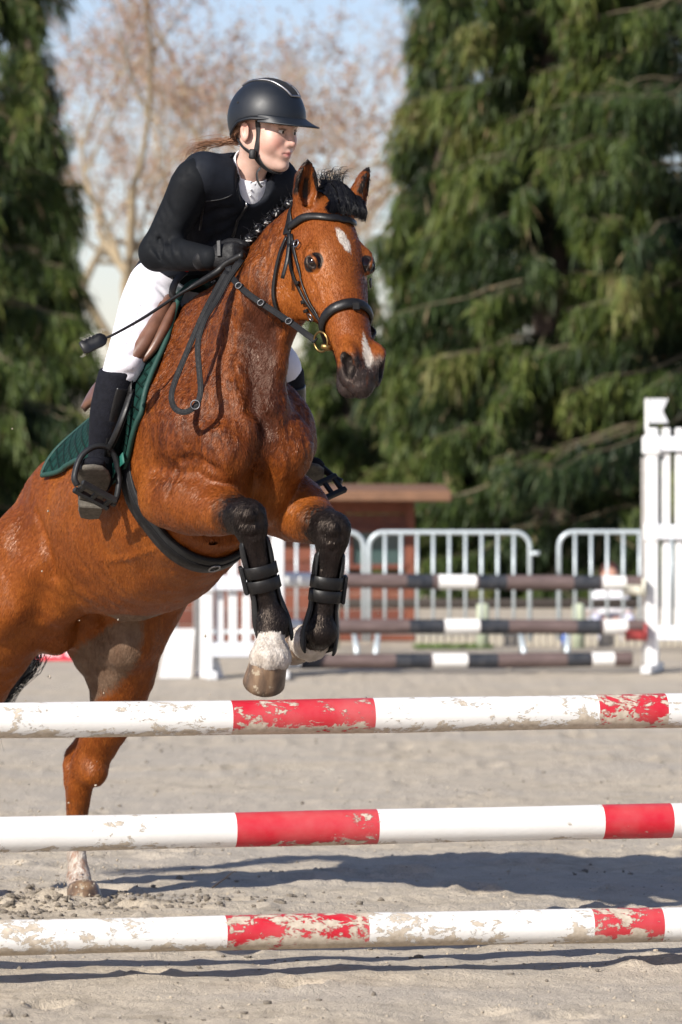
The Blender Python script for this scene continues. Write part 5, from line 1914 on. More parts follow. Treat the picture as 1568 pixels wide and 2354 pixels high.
mobj('strap_end', *strap(catmull([PX(664, 560, 12.46), PX(659, 600, 12.44), PX(649, 640, 12.44)], 8), np.array([-0.5, -0.85, 0]), 0.013, 0.004), M_STRAP, bri)
for (u, v), (u2, v2) in (((677, 648), (679, 655)), ((687, 692), (690, 700)), ((695, 713), (698, 720)), ((665, 548), (666, 560)), ((707, 738), (711, 745))):
    hstrap('keeper', [PX(u, v, 12.44), PX((u + u2) / 2, (v + v2) / 2, 12.44), PX(u2, v2, 12.44)], 0.020, 0.009, off=0.006, n=4)
for u, v in ((664, 552), (702, 735)):
    q, nq = H.snap(np.array([PX(u, v, 12.42)]), 0.010)
    mobj('buckle', *torus(q[0], 0.011, 0.0022, nq[0], 16, 6), M_SILVER, bri)
q, nq = H.snap(np.array([PX(828, 690, 12.25)]), 0.014)
mobj('noseband_loop', *box(q[0], (0.022, 0.012, 0.026), None, 0.004), M_STRAP, bri, smooth=False)
BIT = PX(738, 785, 12.315)
mobj('bit_ring', *torus(BIT, 0.029, 0.0036, np.array([-0.72, -0.65, -0.1]), 32, 8), M_BRASS, bri)
mobj('bit_mouthpiece', *sweep([PX(738, 795, 12.30), PX(752, 798, 12.30), PX(770, 800, 12.31)], [0.008, 0.011, 0.009], 10), M_BRASS, bri)
fb_ = K(0.43, -0.10, -0.062)
mobj('bit_ring', *torus(fb_, 0.029, 0.0036, hr + 0.3 * hn, 32, 8), M_BRASS, bri)
mobj('cheek_tag', *strap(catmull([PX(851, 640, 12.42), PX(853, 660, 12.43)], 4), np.array([0.9, -0.4, 0]), 0.014, 0.004), M_STRAP, bri)

def ribbed(path, normal, w):
    """Woven strap: four raised cords side by side."""
    T = tangents(path)
    W = np.cross(T, np.asarray(normal, float))
    W /= np.linalg.norm(W, axis=1, keepdims=True)
    return join(strap(path, normal, w * 0.9, 0.0025), *[sweep(path + W * (q * w / 4), w / 7.4, 6, side=W, flat=0.7) for q in (-1.5, -0.5, 0.5, 1.5)])


# ---- reins: bit to hand, and the loop hanging over the shoulder
rei = empty('reins', tuple(PX(600, 700, 12.45)), 'black webbed reins running from the bit to the glove with a buckled loop hanging down', 'reins')
r1 = catmull([PX(727, 783, 12.33), PX(705, 768, 12.35), PX(670, 742, 12.40), PX(625, 712, 12.46), PX(580, 682, 12.51), PX(548, 655, 12.555), PX(530, 632, 12.60), PX(524, 612, 12.62)], 30)
mobj('rein', *ribbed(r1, np.array([-0.35, -0.85, 0.4]), 0.019), M_REIN, rei)
for t_ in (0.30, 0.50, 0.72):
    c_ = r1[int(t_ * 30)]
    mobj('rein_stop', *torus(c_ + np.array([-0.003, -0.006, 0.002]), 0.0095, 0.0016, np.array([-0.35, -0.85, 0.4]), 16, 6), M_DULL, rei)
    mobj('rein_stop', *box(c_ + np.array([0.004, -0.005, -0.002]), (0.012, 0.010, 0.022), np.array([tangents(r1)[int(t_ * 30)], [-0.35, -0.85, 0.4], np.cross(tangents(r1)[int(t_ * 30)], [-0.35, -0.85, 0.4])]), 0.003), M_STRAP, rei)
r2 = catmull([PX(556, 596, 12.61), PX(525, 640, 12.585), PX(498, 690, 12.56), PX(470, 735, 12.53), PX(455, 790, 12.51), PX(458, 850, 12.48), PX(461, 900, 12.46), PX(450, 932, 12.45), PX(425, 947, 12.45), PX(402, 938, 12.46), PX(394, 910, 12.47), PX(404, 872, 12.49), PX(425, 820, 12.51), PX(448, 765, 12.53), PX(472, 712, 12.55), PX(500, 660, 12.58), PX(522, 622, 12.60)], 70)
mobj('rein_loop', *ribbed(r2, np.array([-0.25, -0.95, 0.15]), 0.018), M_REIN, rei)
mobj('buckle', *torus(PX(449, 930, 12.44), 0.0135, 0.0024, np.array([-0.2, -0.95, 0.1]), 18, 6), M_DULL, rei)
r3 = catmull([PX(548, 602, 12.62), PX(520, 645, 12.60), PX(488, 700, 12.58), PX(462, 755, 12.56)], 20)
mobj('rein', *ribbed(r3, np.array([-0.3, -0.9, 0.2]), 0.018), M_REIN, rei)
r4 = catmull([fb_, K(0.34, -0.16, -0.115), PX(700, 690, 12.72), PX(640, 620, 12.80), PX(612, 592, 12.83)], 24)
mobj('rein', *strap(r4, hr, 0.021, 0.005), M_REIN, rei)

# ---- tendon boots on the forelegs
def tendon_boot(leg, label, flip):
    kn, ft = leg['knee'], leg['fet']
    ax = nrm(ft - kn)
    L = np.linalg.norm(ft - kn)
    fr = nrm(np.array([0.12, -1, 0]) - ax * np.dot([0.12, -1, 0], ax))
    sd = np.cross(ax, fr)
    t = empty('tendon_boot', tuple(ft), label, 'horse boot', 'black boots strapped to the front legs')
    ang = np.radians(np.linspace(52, 308, 27))
    P, Q = [], []
    for q in np.linspace(0, 1, 16):
        z = 0.075 + q * (L + 0.045 - 0.075)
        r = np.interp(q, [0, 0.12, 0.35, 0.6, 0.85, 1.0], [0.046, 0.049, 0.046, 0.046, 0.058, 0.056])
        bk = np.interp(q, [0, 0.4, 0.8, 1], [0.010, 0.014, 0.022, 0.016])
        c = kn + ax * z - fr * bk
        edge = 1 + 0.0 * ang
        # leaf-shaped ends: the sides run lower than the middle of the back
        zz = (0.035 * np.abs(np.cos(ang)) * (q > 0.9) - 0.03 * (q < 0.07) * np.cos(ang / 1.0))
        ring = c + r * (np.cos(ang)[:, None] * fr + np.sin(ang)[:, None] * sd) + zz[:, None] * ax
        P.append(ring)
        Q.append(c + (r - 0.007) * (np.cos(ang)[:, None] * fr + np.sin(ang)[:, None] * sd) + zz[:, None] * ax)
    V, F, rim = shell_grid(np.array(P), np.array(Q))
    mobj('shell', V, F, M_RUBBER, t)
    for zq in (0.50, 0.635):
        z = zq * L
        a = np.radians(np.linspace(-80, 80, 20))
        ring = kn + ax * z - fr * 0.010 + 0.050 * (np.cos(a)[:, None] * fr * 0.92 + np.sin(a)[:, None] * sd)
        mobj('strap', *strap(ring, ring - (kn + ax * z - fr * 0.01), 0.037, 0.0035), M_STRAP, t)
    c = kn + ax * L * 0.565 + sd * flip * 0.055 - fr * 0.012
    mobj('fastener', *box(c, (0.012, 0.038, 0.085), np.array([sd, fr, ax]), 0.003), M_RUBBER, t, smooth=False)


tendon_boot(FR, 'black tendon boot on the near front leg with its tab sticking out', 1 if np.cross(nrm(FR['fet'] - FR['knee']), [0.12, -1, 0])[0] < 0 else -1)
tendon_boot(FL, 'black tendon boot on the folded far front leg', 1 if np.cross(nrm(FL['fet'] - FL['knee']), [0.12, -1, 0])[0] > 0 else -1)

# ---- mane, forelock and tail
M_HAIR = simple('black_mane', (0.005, 0.005, 0.0065), 0.36, 0.4, 40, spec=0.3)
M_BAND = simple('white_band', (0.42, 0.42, 0.41), 0.6)


def strands(name, curves, rad, mat, parent, sides=3):
    V, F, n = [], [], 0
    for c in curves:
        v, f = sweep(c, np.linspace(rad, rad * 0.25, len(c)), sides, cap=False)
        V.append(v)
        F += [tuple(i + n for i in q) for q in f]
        n += len(v)
    return mobj(name, np.vstack(V), F, mat, parent)


crest_px = [(462, 688, 12.98), (490, 655, 12.93), (515, 622, 12.88), (540, 592, 12.84), (562, 562, 12.80), (580, 540, 12.77), (600, 518, 12.74), (622, 496, 12.71), (645, 474, 12.68), (668, 456, 12.64), (690, 445, 12.60)]
_r = np.random.default_rng(77)
cr, crn = H.snap(np.array([PX(*c) for c in crest_px]), 0.004)
cl = []
cres = catmull(cr, 60)
for i in range(520):
    p = cres[int(_r.integers(6, 60))] + _r.normal(0, 0.008, 3)
    d = nrm(np.array([-0.15, -0.3, 0.55]) + _r.normal(0, 0.5, 3))
    l = _r.uniform(0.02, 0.05)
    cl.append(np.array([p, p + d * l * 0.5, p + d * l * 0.8 + np.array([0, 0, -0.006]), p + d * l + _r.normal(0, 0.008, 3)]))
strands('mane', cl, 0.0022, M_HAIR, horse)
for i, c in enumerate(cr[2:]):
    c = c + np.array([-0.012, -0.02, 0.012])
    ball = [catmull([c + nrm(_r.normal(size=3)) * 0.016 * _r.uniform(0.6, 1.1) for _ in range(5)], 14, True) for _ in range(5)]
    V, F = join(*[sweep(b, 0.0080, 6, closed=True) for b in ball])
    br_ = mobj('braid', V, F, M_HAIR, horse)
    mobj('braid_band', *torus(c + np.array([-0.006, -0.026, -0.004]), 0.0075, 0.0017, nrm(_r.normal(size=3)), 12, 5, (1.3, 0.7)), M_BAND, br_)
# forelock and bridle path hair swept back between the ears
cl = []
locks = [(_r.random(), _r.normal(0, 1), _r.uniform(0.8, 1.15)) for _ in range(34)]
for i in range(2300):
    a, tw, hs = locks[int(_r.integers(0, 34))]
    a = float(np.clip(a + _r.normal(0, 0.014), 0, 1))
    j = lambda q: _r.normal(0, 0.25 * q, 3)
    hump = math.sin(np.pi * np.clip(0.18 + 0.75 * a, 0, 1))
    p0 = PX(706 + 88 * a, 476 - 6 * hump, 12.54) + j(0.004)
    p1 = PX(722 + 92 * a + 4 * tw, 464 - 42 * hump * hs, 12.535) + j(0.003)
    p2 = PX(742 + 88 * a + 5 * tw, 458 - 38 * hump * hs + 12 * a, 12.505) + j(0.003)
    p3 = PX(756 + 80 * a + 4 * tw, 468 - 16 * hump + 18 * a, 12.47) + j(0.003)
    p4 = PX(752 + 84 * a + 5 * tw, 482 + 20 * a * a + 3 * tw, 12.445 + 0.03 * a) + j(0.004)
    wv_ = catmull([p0, p1, p2, p3, p4 + j(0.02)][: 5 if _r.random() < 0.75 else 4], 14)
    qs = np.linspace(0, 1, len(wv_))
    wv_ = wv_ + (np.sin(qs * (7 + 2 * tw) + 5 * hs + tw * 3) * 0.0055 * qs)[:, None] * np.array([1.0, 0.3, 0.2]) + (np.sin(qs * 9 + 7 * hs) * 0.003 * qs)[:, None] * np.array([0, -1.0, 0.5])
    cl.append(wv_)
for i in range(70):
    a = _r.uniform(0.15, 0.75)
    p = PX(728 + 80 * a, 440 - 20 * math.sin(np.pi * a), 12.52)
    d = np.array([_r.normal(-0.008, 0.012), 0.0, _r.uniform(0.015, 0.05)])
    cl.append(catmull([p, p + d * 0.6, p + d + np.array([0.006, 0.01, 0]), p + d * 1.15 + np.array([0.022, 0.02, -0.004])], 8))
strands('forelock', cl, 0.0016, M_HAIR, horse)
cl = []
dock = B(-0.86, 0.10, 0)
for i in range(420):
    o = _r.normal(0, 1, 3)
    e = np.array([-0.06, 0.0, 0]) + PX(18 + _r.normal(0, 16), 1625 + _r.normal(0, 20), 14.35 + _r.normal(0, 0.05))
    p = [dock + o * 0.015, dock - HF * 0.12 + np.array([0, 0, 0.02]) + o * 0.025, PX(62 + _r.normal(0, 14), 1420, 14.42) + o * 0.03, PX(48 + _r.normal(0, 14), 1530, 14.40) + o * 0.02, e, e + np.array([-0.06, 0.05, -0.14]) + o * 0.03]
    cl.append(catmull(p, 16))
strands('tail', cl, 0.0022, M_HAIR, horse)
# ================================================================== rider
hipC = PX(418, 662, 13.20)
hipR = PX(360, 662, 13.14)
kneeR = PX(283, 842, 12.88)
shR, shL = PX(449, 414, 12.82), PX(650, 430, 12.97)
elbR, wriR = PX(362, 580, 12.85), PX(486, 594, 12.69)
elbL, wriL = PX(706, 560, 12.98), PX(622, 588, 12.84)
tA = nrm(shR - shL)
person = empty('person', (hipC[0], hipC[1], 1.5), 'rider in black jacket, helmet and white breeches leaning forward over the horse', 'person')

# ---- head
HC = PX(607, 300, 12.83)
rF = nrm(np.array([0.81, -0.575, -0.10]))
rS = np.array([-0.575, -0.81, 0.0])
rS = nrm(rS - rF * rS.dot(rF))
rU = np.cross(rS, rF)
RAX = np.array([rF, rU, rS])


def E(f, u, s):
    return HC + f * rF + u * rU + s * rS


Bd = Field()
Bd.add(s_ell(E(-0.012, 0.035, 0), (0.098, 0.088, 0.073), RAX), 0.02)
Bd.add(s_ell(E(0.032, -0.045, 0), (0.060, 0.072, 0.049), RAX), 0.03)
Bd.add(s_ell(E(0.052, -0.015, 0), (0.046, 0.060, 0.056), RAX), 0.03)
for s in (1, -1):
    Bd.add(s_chain([E(-0.008, -0.045, 0.053 * s), E(0.016, -0.076, 0.042 * s), E(0.058, -0.102, 0.016 * s)], [0.014, 0.014, 0.014], 6), 0.025)
    Bd.add(s_ell(E(0.060, -0.030, 0.040 * s), (0.026, 0.026, 0.020), RAX), 0.03)
    Bd.add(s_chain([E(0.078, 0.020, 0.050 * s), E(0.093, 0.021, 0.028 * s), E(0.097, 0.016, 0.006 * s)], [0.008, 0.009, 0.008], 5), 0.016)
    Bd.sub(s_ell(E(0.101, 0.000, 0.031 * s), (0.018, 0.0115, 0.018), RAX), 0.012)
    Bd.add(s_chain([E(0.085, 0.0060, 0.047 * s), E(0.0945, 0.0075, 0.031 * s), E(0.092, 0.004, 0.017 * s)], 0.0035, 6), 0.004)
    Bd.add(s_chain([E(0.085, -0.0050, 0.045 * s), E(0.0925, -0.0078, 0.031 * s), E(0.091, -0.004, 0.018 * s)], 0.0030, 6), 0.005)
    Bd.add(s_ell(E(0.101, -0.036, 0.0125 * s), (0.010, 0.008, 0.008), RAX), 0.006)
    Bd.sub(s_ell(E(0.106, -0.0445, 0.008 * s), (0.005, 0.004, 0.004), RAX), 0.003)
    # ear
    ea = baxes(nrm(rU + 0.15 * rF * -1), nrm(rS * s - 0.35 * rF))
    Bd.add(s_ell(E(-0.014, -0.008, 0.079 * s), (0.033, 0.020, 0.0085), ea), 0.006)
    Bd.sub(s_ell(E(-0.008, -0.003, 0.088 * s), (0.021, 0.011, 0.008), ea), 0.004)
Bd.add(s_chain([E(0.096, 0.012, 0), E(0.104, -0.010, 0), E(0.113, -0.030, 0), E(0.112, -0.036, 0)], [0.0070, 0.0078, 0.0092, 0.0090], 8), 0.010)
Bd.add(s_ell(E(0.080, -0.100, 0), (0.019, 0.018, 0.019), RAX), 0.02)
ms = 0.007                                                       # the mouth is drawn to her right
Bd.add(s_ell(E(0.089, -0.064, ms), (0.014, 0.018, 0.024), RAX), 0.02)
Bd.add(s_chain([E(0.094, -0.065, ms + 0.019), E(0.104, -0.0605, ms + 0.004), E(0.104, -0.0605, ms - 0.004), E(0.094, -0.065, ms - 0.019)], [0.003, 0.0062, 0.0062, 0.003], 8), 0.005)
Bd.add(s_chain([E(0.094, -0.067, ms + 0.016), E(0.101, -0.0735, ms), E(0.094, -0.067, ms - 0.016)], [0.003, 0.0072, 0.003], 8), 0.005)
Bd.sub(s_chain([E(0.098, -0.0665, ms + 0.020), E(0.1095, -0.0668, ms), E(0.098, -0.0665, ms - 0.020)], 0.0022, 6), 0.003)
# neck and bust
nb0 = PX(566, 410, 12.90)
Bd.add(s_chain([E(-0.018, -0.045, 0), PX(583, 372, 12.87), nb0, PX(556, 440, 12.93)], [0.053, 0.049, 0.056, 0.075], 8), 0.03)
Bd.add(s_ell(PX(543, 472, 12.965), (0.10, 0.065, 0.042), np.array([tA, [0, 0, 1], np.cross(tA, [0, 0, 1])])), 0.05)
bv_, bq_ = Bd.mesh(0.0036)
lf, lu, ls = ((bv_ - HC) @ rF, (bv_ - HC) @ rU, (bv_ - HC) @ rS)
lip = np.exp(-(((lu + 0.067) / 0.0085) ** 2 + ((ls - ms) / 0.017) ** 2)) * (lf > 0.085)
brow = np.exp(-(((lu - 0.022 - 0.10 * np.maximum(np.abs(ls) - 0.03, 0) * -1) / 0.0042) ** 2)) * smooth01(-np.abs(np.abs(ls) - 0.032), -0.022, -0.014) * (lf > 0.07)
lash = np.exp(-(((lu - 0.0065) / 0.0028) ** 2)) * smooth01(-np.abs(np.abs(ls) - 0.031), -0.018, -0.012) * (lf > 0.07)
blush = np.exp(-(((lu + 0.035) / 0.026) ** 2 + ((np.abs(ls) - 0.045) / 0.022) ** 2)) * (lf > 0.02) + 0.8 * np.exp(-(((lf + 0.008) / 0.03) ** 2 + ((lu + 0.005) / 0.034) ** 2)) * (np.abs(ls) > 0.068) + 0.6 * np.exp(-(((lu + 0.034) / 0.012) ** 2 + (ls / 0.016) ** 2)) * (lf > 0.1)
M_BOOTL = simple('boot_leather', (0.007, 0.007, 0.008), 0.36, 0.3, 20, bump=0.2, bscale=100, bdist=0.001, spec=0.35)
M_SKIN, _nt, _p = new_mat('fair_skin')
_k = NT(_nt)
_co = _k.coord('Object')
_c = _k.ramp(_k.noise(_co, 40, 5), [(0.3, (0.51, 0.325, 0.255)), (0.7, (0.60, 0.40, 0.325))])
_c = _k.mix(_k.math('MULTIPLY', _k.attr('blush'), 0.55), _c, (0.60, 0.22, 0.165))
_c = _k.mix(_k.attr('lip'), _c, (0.50, 0.13, 0.12))
_c = _k.mix(_k.math('MULTIPLY', _k.attr('brow'), 0.95), _c, (0.11, 0.065, 0.04))
_c = _k.mix(_k.math('MULTIPLY', _k.attr('lash'), 0.85), _c, (0.02, 0.014, 0.012))
_k.l(_c, _p.inputs['Base Color'])
_p.inputs['Roughness'].default_value = 0.48
_p.inputs['Subsurface Weight'].default_value = 0.12
_p.inputs['Subsurface Radius'].default_value = (0.012, 0.005, 0.003)
_k.l(_k.bump(_k.noise(_co, 500, 3), 0.08, 0.001), _p.inputs['Normal'])
body = mobj('body', bv_, bq_, M_SKIN, person, attrs=dict(lip=lip, brow=brow, lash=lash, blush=np.clip(blush, 0, 1)))
M_SCLERA = simple('eye_white', (0.62, 0.58, 0.55), 0.15, 0.05)
M_IRIS = simple('iris', (0.035, 0.02, 0.012), 0.1, 0.2)
for s in (1, -1):
    e = mobj('eye', *uvsphere(E(0.0825, -0.0002, 0.0305 * s), 0.0124, 16, 12), M_SCLERA, body)
    mobj('iris', *uvsphere(E(0.0825, -0.0006, 0.0305 * s) + nrm(rF + 0.12 * rS * -1 + 0.05 * rU * -1) * 0.0073, 0.0066, 14, 10), M_IRIS, e)

# ---- helmet
hel = empty('riding_helmet', tuple(E(0, 0.05, 0)))
COL.objects.unlink(hel)
hel.parent = person
hel.location = Vector(E(0, 0.05, 0)) - person.location
COL.objects.link(hel)
HCm = E(0.006, 0.038, 0)
aF, aU, aS = 0.128, 0.122, 0.103
M_SHELL = simple('matt_navy_shell', (0.0075, 0.010, 0.0145), 0.47, 0.1, 20, spec=0.42, rvar=0.03)
M_VELVET = simple('helmet_panel', (0.010, 0.010, 0.010), 0.85, 0.3, 80, bump=0.3, bscale=500, bdist=0.001)


def hp(az, el, k=1.0):
    c = np.cos(el)
    return HCm + k * (aF * c * np.cos(az))[..., None] * rF + k * (aS * c * np.sin(az))[..., None] * rS + k * (aU * np.sin(el))[..., None] * rU


az = np.linspace(0, 2 * np.pi, 49)[:-1]
rimU = np.interp(np.degrees(np.abs((az + np.pi) % (2 * np.pi) - np.pi)), [0, 30, 60, 85, 105, 125, 150, 180], [-0.006, -0.006, -0.004, -0.006, -0.018, -0.046, -0.064, -0.068])
er = np.arcsin(np.clip(rimU / aU, -0.95, 0.95))
so, si = [], []
for q in np.linspace(0, 1, 20):
    el = er + (np.pi / 2 - 0.02 - er) * q
    so.append(hp(az, el))
    si.append(hp(az, el, 0.93))
n_ = 48
V = np.vstack(so + si + [[HCm + rU * aU], [HCm + rU * aU * 0.93]])
F = []
for l in (0, 1):
    o = l * 20 * n_
    for i in range(19):
        for k_ in range(n_):
            a, b, c, d = o + i * n_ + k_, o + i * n_ + (k_ + 1) % n_, o + (i + 1) * n_ + (k_ + 1) % n_, o + (i + 1) * n_ + k_
            F.append((a, b, c, d) if l == 0 else (d, c, b, a))
    top = 40 * n_ + l
    for k_ in range(n_):
        f = (o + 19 * n_ + k_, o + 19 * n_ + (k_ + 1) % n_, top)
        F.append(f if l == 0 else f[::-1])
for k_ in range(n_):
    F.append((k_, 20 * n_ + k_, 20 * n_ + (k_ + 1) % n_, (k_ + 1) % n_))
mobj('shell', V, F, M_SHELL, hel)
rimp = so[0]
mobj('rim', *sweep(rimp, 0.0042, 8, closed=True), M_SHELL, hel)
# visor
va = np.radians(np.linspace(-72, 72, 31))
vt = np.linspace(0, 1, 9)
top_, bot_ = [], []
for q in vt:
    base = hp(va, np.arcsin(np.interp(np.degrees(np.abs(va)), [0, 30, 60, 85], [-0.006, -0.006, -0.004, -0.006]) / aU) + 0.10 * (1 - q) ** 2)
    ext = 0.060 * q * np.cos(va / np.radians(72) * np.pi / 2)[:, None] ** 0.9
    drop = (-0.010 * q ** 1.3 + 0.0)
    p = base + ext * rF + drop * rU * 1.0
    top_.append(p)
    bot_.append(p - rU * 0.0045 * (0.12 + 0.88 * np.cos(va / np.radians(72) * np.pi / 2)[:, None] ** 0.5) - rF * 0.004 * (1 - q))
V, F, _ = shell_grid(np.array(top_), np.array(bot_))
mobj('visor', V, F, M_SHELL, hel)
# centre panel with its bright trim
pe = np.radians(np.linspace(36, 128, 26))
hw_ = np.interp(np.degrees(pe), [36, 60, 95, 128], [0.021, 0.033, 0.041, 0.030])


def hpan(e, s, k=1.0):
    r = np.sqrt(np.maximum(1 - (s / aS) ** 2, 0))
    return HCm + k * ((aF * np.cos(e) * r)[:, None] * rF + (aU * np.sin(e) * r)[:, None] * rU + s[:, None] * rS)


pg = np.array([hpan(pe, hw_ * q, 1.012) for q in np.linspace(-1, 1, 9)])
pg2 = np.array([hpan(pe, hw_ * q, 0.99) for q in np.linspace(-1, 1, 9)])
V, F, _ = shell_grid(pg2, pg)
mobj('centre_panel', V, F, M_VELVET, hel)
edge = np.vstack([hpan(pe[::-1], hw_[::-1], 1.016), hpan(np.full(5, pe[0]), np.linspace(hw_[0], -hw_[0], 7)[1:-1], 1.016), hpan(pe, -hw_, 1.016)])
mobj('panel_trim', *sweep(edge, 0.0036, 8), M_SILVER, hel)
mobj('vent_plug', *uvsphere(hp(np.array([math.radians(112)]), np.array([0.33]))[0], 0.0035, 8, 6), M_VELVET, hel)
# harness
M_WEB = simple('black_webbing', (0.010, 0.010, 0.011), 0.6, 0.2, 60, bump=0.4, bscale=400, bdist=0.001)


def fstrap(name, pts, w, off=0.003, n=18):
    p, nn = Bd.snap(catmull(pts, n), off)
    p = catmull(p[::3], n)
    return mobj(name, *strap(p, Bd.grad(p), w, 0.003), M_WEB, hel)


fstrap('side_strap', [E(0.026, 0.028, 0.078), E(0.027, -0.005, 0.073), E(0.026, -0.035, 0.070), E(0.024, -0.058, 0.066), E(0.022, -0.075, 0.064)], 0.015, n=12)
fstrap('back_strap', [E(-0.075, -0.035, 0.055), E(-0.04, -0.055, 0.070), E(-0.01, -0.066, 0.074), E(0.018, -0.076, 0.068)], 0.012)
fstrap('chin_strap', [E(0.020, -0.075, 0.066), E(0.035, -0.105, 0.048), E(0.052, -0.124, 0.025), E(0.062, -0.128, 0.0), E(0.055, -0.120, -0.025), E(0.03, -0.09, -0.055)], 0.019, 0.004)
fstrap('side_strap', [E(0.010, 0.020, -0.085), E(0.014, -0.04, -0.080), E(0.03, -0.09, -0.055)], 0.014)
mobj('strap_slider', *box(E(0.019, -0.074, 0.0745), (0.022, 0.030, 0.014), RAX, 0.004), M_WEB, hel)
mobj('strap_tail', *strap(catmull([E(0.036, -0.112, 0.050), E(0.026, -0.130, 0.054), E(0.030, -0.155, 0.05), E(0.042, -0.172, 0.044)], 10), rS, 0.008, 0.002), M_WEB, hel)

# ---- hair
_r = np.random.default_rng(55)
M_BROWN = simple('brown_hair', (0.24, 0.125, 0.07), 0.4, 0.35, 60)
cl = []
for i in range(85):
    p = E(-0.085, -0.035, 0.01) + _r.normal(0, 0.009, 3)
    o = _r.normal(0, 1, 3)
    L = _r.uniform(0.5, 1.0)
    q1 = PX(510, 325, 12.92) + o * 0.006
    q2 = PX(510 - 50 * L, 326 + 5 * L, 12.98) + o * 0.007
    q3 = PX(500 - 72 * L, 336 + 14 * L * _r.random(), 13.0) + o * 0.010
    q4 = PX(480 - 62 * L, 345 + 70 * L * _r.random() ** 3, 13.0) + o * 0.012
    cl.append(catmull([p, q1, q2, q3, q4], 14))
for i in range(60):
    s_ = _r.uniform(0.0, 1.0)
    p = E(-0.02 - 0.055 * s_, 0.012 - 0.01 * s_, 0.071 - 0.006 * s_)
    cl.append(catmull([p, E(-0.05 - 0.03 * s_, -0.012 - 0.01 * s_, 0.071 - 0.012 * s_) + _r.normal(0, 0.002, 3), E(-0.088, -0.035, 0.02)], 8))
strands('hair', cl, 0.0011, M_BROWN, body)

# ---- jacket (sleeves and body) and vest
M_JACKET = simple('black_softshell', (0.0062, 0.0072, 0.0090), 0.7, 0.2, 25, bump=0.25, bscale=320, bdist=0.001, spec=0.12)
M_VEST = simple('black_vest_cloth', (0.0105, 0.0125, 0.0175), 0.66, 0.2, 25, bump=0.2, bscale=260, bdist=0.001, spec=0.12)
tor = [PX(410, 648, 13.21), PX(440, 596, 13.14), PX(492, 512, 13.03), PX(535, 446, 12.95), PX(560, 405, 12.915)]
Jk = Field()
Jk.add(s_tube(tor, tA, [0.142, 0.128, 0.138, 0.135, 0.062], [0.105, 0.098, 0.105, 0.09, 0.058], 18), 0.02)
for sh, el, wr, s in ((shR, elbR, wriR, 1), (shL, elbL, wriL, -1)):
    m_ = lambda a, b, t: a * (1 - t) + b * t
    Jk.add(s_chain([m_(sh, (shR + shL) / 2, 0.35), sh, m_(sh, el, 0.35), m_(sh, el, 0.75), el], [0.064, 0.067, 0.062, 0.056, 0.053], 12), 0.045)
    Jk.add(s_chain([el, m_(el, wr, 0.3), m_(el, wr, 0.65), m_(el, wr, 0.98)], [0.050, 0.051, 0.044, 0.036], 10), 0.03)
    ax_, fx_ = nrm(el - sh), nrm(wr - el)
    # cloth folds at the elbow and along the sleeve
    nf = 5
    for i in range(nf):
        c = m_(sh, el, 0.50 + 0.11 * i)
        o = nrm(np.cross(ax_, [0.2, 0.3, 1.0]))
        vv = nrm(np.array([-0.3, -0.9, 0.2]))
        w_ = np.cross(ax_, vv)
        Jk.sub(s_chain([c + vv * 0.052 - w_ * 0.05 + ax_ * 0.03, c + vv * 0.060, c + vv * 0.050 + w_ * 0.05 - ax_ * 0.035], [0.003, 0.007, 0.003], 5), 0.016)
    for i in range(3):
        c = m_(el, wr, 0.12 + 0.17 * i)
        vv = nrm(np.array([-0.2, -0.95, 0.25]))
        w_ = np.cross(fx_, vv)
        Jk.sub(s_chain([c + vv * 0.045 - w_ * 0.04 - fx_ * 0.02, c + vv * 0.054, c + vv * 0.040 + w_ * 0.045 + fx_ * 0.03], [0.003, 0.006, 0.003], 5), 0.014)
Jk.sub(s_chain([nb0 + rU * 0.0, PX(575, 385, 12.88), E(-0.01, -0.05, 0)], [0.056, 0.058, 0.075], 4), 0.008)
Jk.sub(s_chain([PX(596, 402, 12.79), PX(590, 436, 12.81), PX(581, 466, 12.84)], [0.070, 0.056, 0.018], 6), 0.008)
jv, jq = Jk.mesh(0.0065)
mobj('jacket', jv, jq, M_JACKET, person)
Vs = Field()
Vs.add(s_tube(tor, tA, [0.153, 0.143, 0.163, 0.170, 0.080], [0.117, 0.114, 0.128, 0.112, 0.070], 18), 0.02)
for sh in (shR, shL):
    mid = (shR + shL) / 2
    Vs.add(s_chain([sh * 0.35 + mid * 0.65, sh * 0.8 + mid * 0.2 + np.array([0, 0, 0.012])], [0.084, 0.079], 3), 0.05)
for sh, el in ((shR, elbR), (shL, elbL)):
    out = nrm(sh - (shR + shL) / 2)
    dn = nrm(el - sh)
    Vs.sub(s_chain([sh + out * 0.085 + np.array([0, 0, 0.05]), sh + out * 0.075 + dn * 0.05, sh + out * 0.085 + dn * 0.18], [0.075, 0.078, 0.085], 4), 0.006)
Vs.sub(s_chain([nb0, PX(575, 385, 12.88), E(-0.01, -0.05, 0)], [0.062, 0.066, 0.085], 4), 0.006)
Vs.sub(s_chain([PX(598, 398, 12.79), PX(592, 436, 12.81), PX(582, 470, 12.83)], [0.076, 0.062, 0.020], 6), 0.006)
Vs.sub(s_ell(PX(392, 720, 13.23), (0.30, 0.30, 0.12), np.array([nrm([1, 0, 0.35]), [0, 1, 0], nrm([-0.35, 0, 1])])), 0.01)
for a, b, c in (((470, 560, 12.92), (520, 548, 12.88), (560, 530, 12.85)), ((480, 600, 12.96), (515, 590, 12.93), (545, 575, 12.92)), ((505, 478, 12.82), (495, 520, 12.85), (488, 560, 12.9)), ((470, 500, 12.84), (500, 492, 12.83), (535, 478, 12.83)), ((476, 530, 12.87), (510, 520, 12.86), (548, 505, 12.85))):
    p_, n_v = Vs.snap(np.array([PX(*a), PX(*b), PX(*c)]), 0.001)
    Vs.sub(s_chain(p_, [0.003, 0.009, 0.003], 6), 0.018)
vv_, vq_ = Vs.mesh(0.0065)
mobj('vest', vv_, vq_, M_VEST, person)


